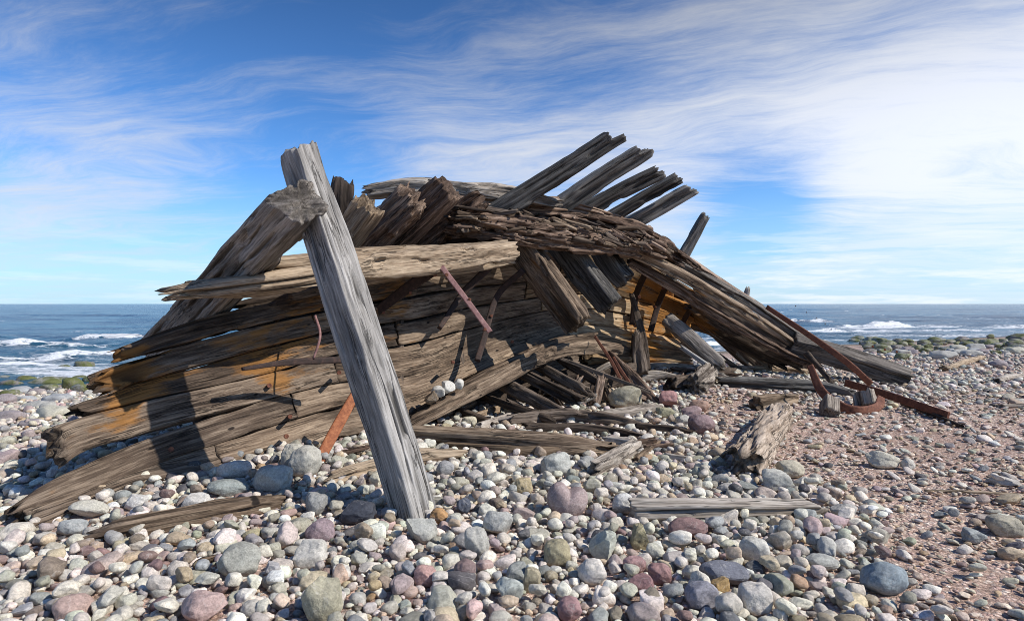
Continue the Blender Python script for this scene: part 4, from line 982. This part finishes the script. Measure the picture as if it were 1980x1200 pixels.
scatter(.016, .03, 170, 6.6, 11, .78, .82)
GRID_T = GRID; GRID = {}
scatter_top = [(.055, .085, 5), (.036, .055, 42)]
for a, b, dn in scatter_top:
    n0 = len(ST)
    area = .5*(10**2-2.6**2)*1.7
    for _ in range(int(area*dn)):
        d = math.sqrt(pr_.uniform(2.6**2, 10**2)); x = pr_.uniform(-1, 1)*(.85*d+.4); r = pr_.uniform(a, b)
        if pr_.random() < gravel(x, d)*.97 or near_seg(x, d, r*2) or not free(x, d, r, 1.1): continue
        if any(math.hypot(x-q[0], d-q[1]) < q[2]+r*.6 for q in PLACED): continue
        put(x, d, r); add(x, d, r, 1, .045)
GRID = GRID_T
scatter(.05, .10, 9, 13, 22, .85, .5)
scatter(.03, .05, 26, 11, 20, .85, .2)
A_ = np.array(ST)
gzv = gz(A_[:, 0], A_[:, 1])
cz = gzv+A_[:, 4]*.38+A_[:, 7]
sizepx = 2*np.maximum(A_[:, 2], A_[:, 3])/A_[:, 1]*F
ppx = CX+A_[:, 0]/A_[:, 1]*F; ppy = HY+(CH-cz)/A_[:, 1]*F
inview = (ppx > 4) & (ppx < 1976) & (ppy < 1196) & (ppy > HY)
# which of the large ones can the eye see past the wreck
bpy.context.view_layer.update(); dg = bpy.context.evaluated_depsgraph_get()
order = np.argsort(-(sizepx*inview)); chosen = []
for i in order:
    if len(chosen) >= 225: break
    tgt = Vector((A_[i, 0], A_[i, 1], cz[i]+A_[i, 4]*.6)); o0 = Vector((0, 0, CH)); dv = tgt-o0
    hit, loc, nr, idx, ob, mx = sc.ray_cast(dg, o0, dv.normalized(), distance=dv.length-.02)
    if hit and ob.name.split('.')[0] not in ('ground', 'sea'): continue
    chosen.append(i)
LM = [(800, 1000, 'the leaning post foot'), (350, 1000, 'the dark driftwood plank'), (1400, 985, 'the squared silver timber'), (1096, 968, 'the heart-shaped stone'), (1460, 860, 'the bleached log'),
      (1000, 860, 'the long brown beam'), (465, 1085, 'the big olive grey stone'), (622, 1162, 'the mossy-topped boulder'), (396, 1172, 'the pink speckled stone'), (1705, 1118, 'the blue-grey granite stone'),
      (1392, 1131, 'the yellow ochre stone'), (985, 1140, 'the mottled green stone'), (1240, 1115, 'the three red stones'), (170, 985, 'the hull\u2019s left tip'), (690, 990, 'the dark slate blue stone'),
      (1705, 889, 'the flat-topped boulder'), (1945, 1016, 'the tan edge boulder'), (600, 900, 'the rusted bracket'), (500, 900, 'the hull planks'), (100, 1130, 'the lower left corner'), (1900, 1170, 'the lower right corner'),
      (921, 1049, 'the egg-shaped stone'), (1590, 1085, 'the long pale stone')]
def describe(i):
    px, py = ppx[i], ppy[i]
    lm = min(LM, key=lambda q: math.hypot((q[0]-px), 1.4*(q[1]-py)))
    dx, dy = px-lm[0], (py-lm[1])*1.4; ang = math.degrees(math.atan2(dy, dx)) % 360
    rel = ['right of', 'below right of', 'below', 'below left of', 'left of', 'above left of', 'above', 'above right of'][int(((ang+22.5) % 360)//45)]
    a, b, c = A_[i, 2], A_[i, 3], A_[i, 4]
    sh = 'long' if max(a, b)/min(a, b) > 1.33 else ('flat' if c/max(a, b) < .55 else 'rounded')
    return f"{sh} {PN[int(A_[i, 5])]} cobble {rel} {lm[2]}"
bykey = {}
for i in chosen: bykey.setdefault(describe(i), []).append(i)
ORD = ['nearest', 'second nearest', 'third nearest', 'fourth nearest', 'fifth nearest', 'sixth nearest', 'seventh nearest']
for key, ids in bykey.items():
    ids.sort(key=lambda i: A_[i, 1])
    for k, i in enumerate(ids):
        lb = key if len(ids) == 1 else f"{key}, {ORD[min(k, 6)]} the viewer"
        x, y, rx, ry, rz, ci, lay, lift, az, tx, ty = A_[i]
        R = rotz(az)@rotx(tx)@roty(ty)
        cc = PC[int(ci)]*(1+.12*rng.normal())*(1+.03*rng.normal(size=3))
        stone_obj('cobble', (x, y, cz[i]), (rx, ry, rz), np.clip(cc, .03, .75), 2000+int(i), lb, 'cobble', 'cobbles in the foreground shingle', level=3, angular=.3+.7*float(rng.random()), rot=R)
rest = np.setdiff1d(np.arange(len(A_)), np.array(chosen))
def pebbles():
    protos = {1: [stone_shape(1, 300+k, rng.random()) for k in range(24)], 2: [stone_shape(2, 400+k, rng.random()) for k in range(36)]}
    V, Fc, Cc = [], [], []; base = 0
    for i in rest:
        x, y, rx, ry, rz, ci, lay, lift, az, tx, ty = A_[i]
        lv = 2 if sizepx[i] > 17 else 1
        pr = protos[lv]; v = pr[int(rng.integers(len(pr)))]*(rx, ry, rz)
        v = v@(rotz(az)@rotx(tx)@roty(ty)).T+(x, y, cz[i])
        c = np.empty((len(v), 4)); k = PC[int(ci)]*(1+.15*rng.normal())*(1+.03*rng.normal(size=3))
        if gravel(x, y) > .5 and rx < .03: k = k*np.array([.95, .84, .77])
        c[:, :3] = np.clip(k, .03, .75); c[:, 3] = 1
        V.append(v); Fc.append(ICO[lv][1]+base); Cc.append(c); base += len(v)
    V = np.vstack(V); Fc = np.vstack(Fc); Cc = np.vstack(Cc)
    print('PEBBLES', len(rest), len(V))
    o = mesh_np('pebbles', V, Fc.ravel(), np.full(len(Fc), 3), [('col', 'FLOAT_COLOR', Cc)], M_STONE)
    tag(o, 'mixed grey, cream and pink pebbles covering the beach', 'pebbles', kind='stuff')
pebbles()

# boulders along the waterline
sb = random.Random(21)
def shore(px, py, w, h, moss, lb, k):
    d = gd(px, py+h*.3) if py+h*.3 > 655 else 36
    p = P(px, py, d)
    if moss and p[2] < SEA+.05: d = (CH-SEA-.06)*F/(py-HY); p = P(px, py, d)
    r = w/2*d/F
    cc = np.array(sb.choice([(.42, .41, .37), (.36, .37, .37), (.46, .44, .36), (.30, .26, .26)]))*(1 if not moss else .75)
    if px < 400 and moss: h = h*1.8; w = w*1.25; r = w/2*d/F
    stone_obj('mossy_boulder' if moss else 'shore_boulder', p, (r, r*.8, max(h/2*d/F*1.3, r*.42)), cc, 3000+k, lb, 'boulder', 'boulders along the waterline', level=3, angular=.25, mat=M_MOSS if moss else None)
SH = [ # px, py, w, h, moss, label
 (35, 756, 46, 15, 0, 'pale green tinged boulder at the left waterline'), (70, 758, 34, 13, 0, 'pale boulder beside the green tinged one at the left waterline'), (50, 737, 30, 10, 1, 'small green boulder in the shallow water at far left'),
 (90, 741, 48, 12, 1, 'dark green boulder awash at the left waterline'), (137, 746, 34, 15, 1, 'yellow-green boulder with a pale top at the left waterline'), (115, 739, 40, 10, 1, 'low green boulder behind the pale-topped one'),
 (10, 772, 40, 18, 0, 'pale boulder at the left edge of the beach'), (50, 772, 36, 12, 0, 'cream boulder between the left edge and grey boulders'), (110, 772, 52, 16, 0, 'long pale boulder behind the purple boulder at left'),
 (75, 786, 54, 18, 0, 'pale grey boulder left of the purple boulder'), (98, 788, 40, 20, 0, 'grey peaked boulder behind the purple boulder'), (105, 800, 72, 26, 0, 'large purple grey boulder on the beach at left'),
 (20, 806, 56, 22, 0, 'pink boulder at the left edge of the beach'), (172, 760, 22, 10, 0, 'small pale boulder near the hull end at left'), (195, 766, 20, 8, 0, 'small cream boulder close to the hull plank end'), (155, 752, 28, 10, 1, 'mossy cobble beside the yellow-green boulder'),
 (180, 738, 30, 10, 1, 'mossy boulder just left of the hull plank ends'), (122, 711, 22, 5, 1, 'dark rock awash in the shallows at left'), (160, 706, 34, 6, 1, 'low dark rock awash behind the shallows at left'), (60, 818, 40, 14, 0, 'grey boulder in front of the pink boulder'),
 (25, 744, 30, 9, 1, 'olive boulder at the water edge left of the small green one'), (8, 734, 26, 8, 1, 'dark wet boulder at the left edge of the water'), (70, 731, 24, 6, 1, 'low wet green boulder farthest out at the left shore'),
 (155, 733, 26, 7, 1, 'low dark green boulder awash behind the mossy one by the hull'), (188, 750, 26, 10, 1, 'yellow-green boulder closest to the hull plank ends'), (95, 752, 28, 10, 1, 'bright green boulder between two pale ones at the left waterline'), (20, 762, 30, 9, 1, 'greenish boulder in front of the olive one at far left'),
 (1660, 655, 28, 10, 1, 'dark green boulder awash beside the squared beam end'), (1825, 688, 54, 18, 0, 'large grey rounded boulder behind the tan driftwood branch'), (1745, 690, 28, 14, 1, 'olive boulder at the inner edge of the mossy shore'),
 (1880, 684, 40, 12, 0, 'wide grey boulder right of the large rounded one'), (1930, 704, 34, 14, 0, 'brown grey boulder near the right edge'), (1720, 686, 24, 8, 0, 'pale boulder beside the olive boulder'), (1790, 688, 26, 9, 0, 'pale boulder left of the large grey rounded one'),
 (1975, 655, 50, 12, 1, 'bright green boulder at the right edge of the shore'), (1915, 650, 14, 8, 1, 'small dark rock standing in the surf at right')]
for k, (px, py, w, h, ms, lb) in enumerate(SH): shore(px, py, w, h, ms, lb, k)
n = 0
for row, (y0, cnt) in enumerate(((660, 13), (666, 16), (673, 16), (680, 14))):
    for j in range(cnt):
        px = 1655+row*10+j*(335-row*10)/cnt+sb.uniform(-7, 7); py = y0+sb.uniform(-2.5, 2.5); w = sb.uniform(15, 34)
        lb = f"mossy boulder, {['first', 'second', 'third', 'fourth'][row]} row from the sea at right, {['number 1', 'number 2', 'number 3'][0] and ''}"
        ordn = ['leftmost', 'second', 'third', 'fourth', 'fifth', 'sixth', 'seventh', 'eighth', 'ninth', 'tenth', 'eleventh', 'twelfth', 'thirteenth', 'fourteenth', 'fifteenth', 'sixteenth'][j]
        lb = f"mossy green boulder on the right shore, {['outermost', 'second', 'third', 'innermost'][row]} row, {ordn} from left"
        shore(px, py, w, w*.4, sb.random() < (.95, .85, .7, .35)[row], lb.replace('leftmost from left', 'leftmost'), 100+n); n += 1
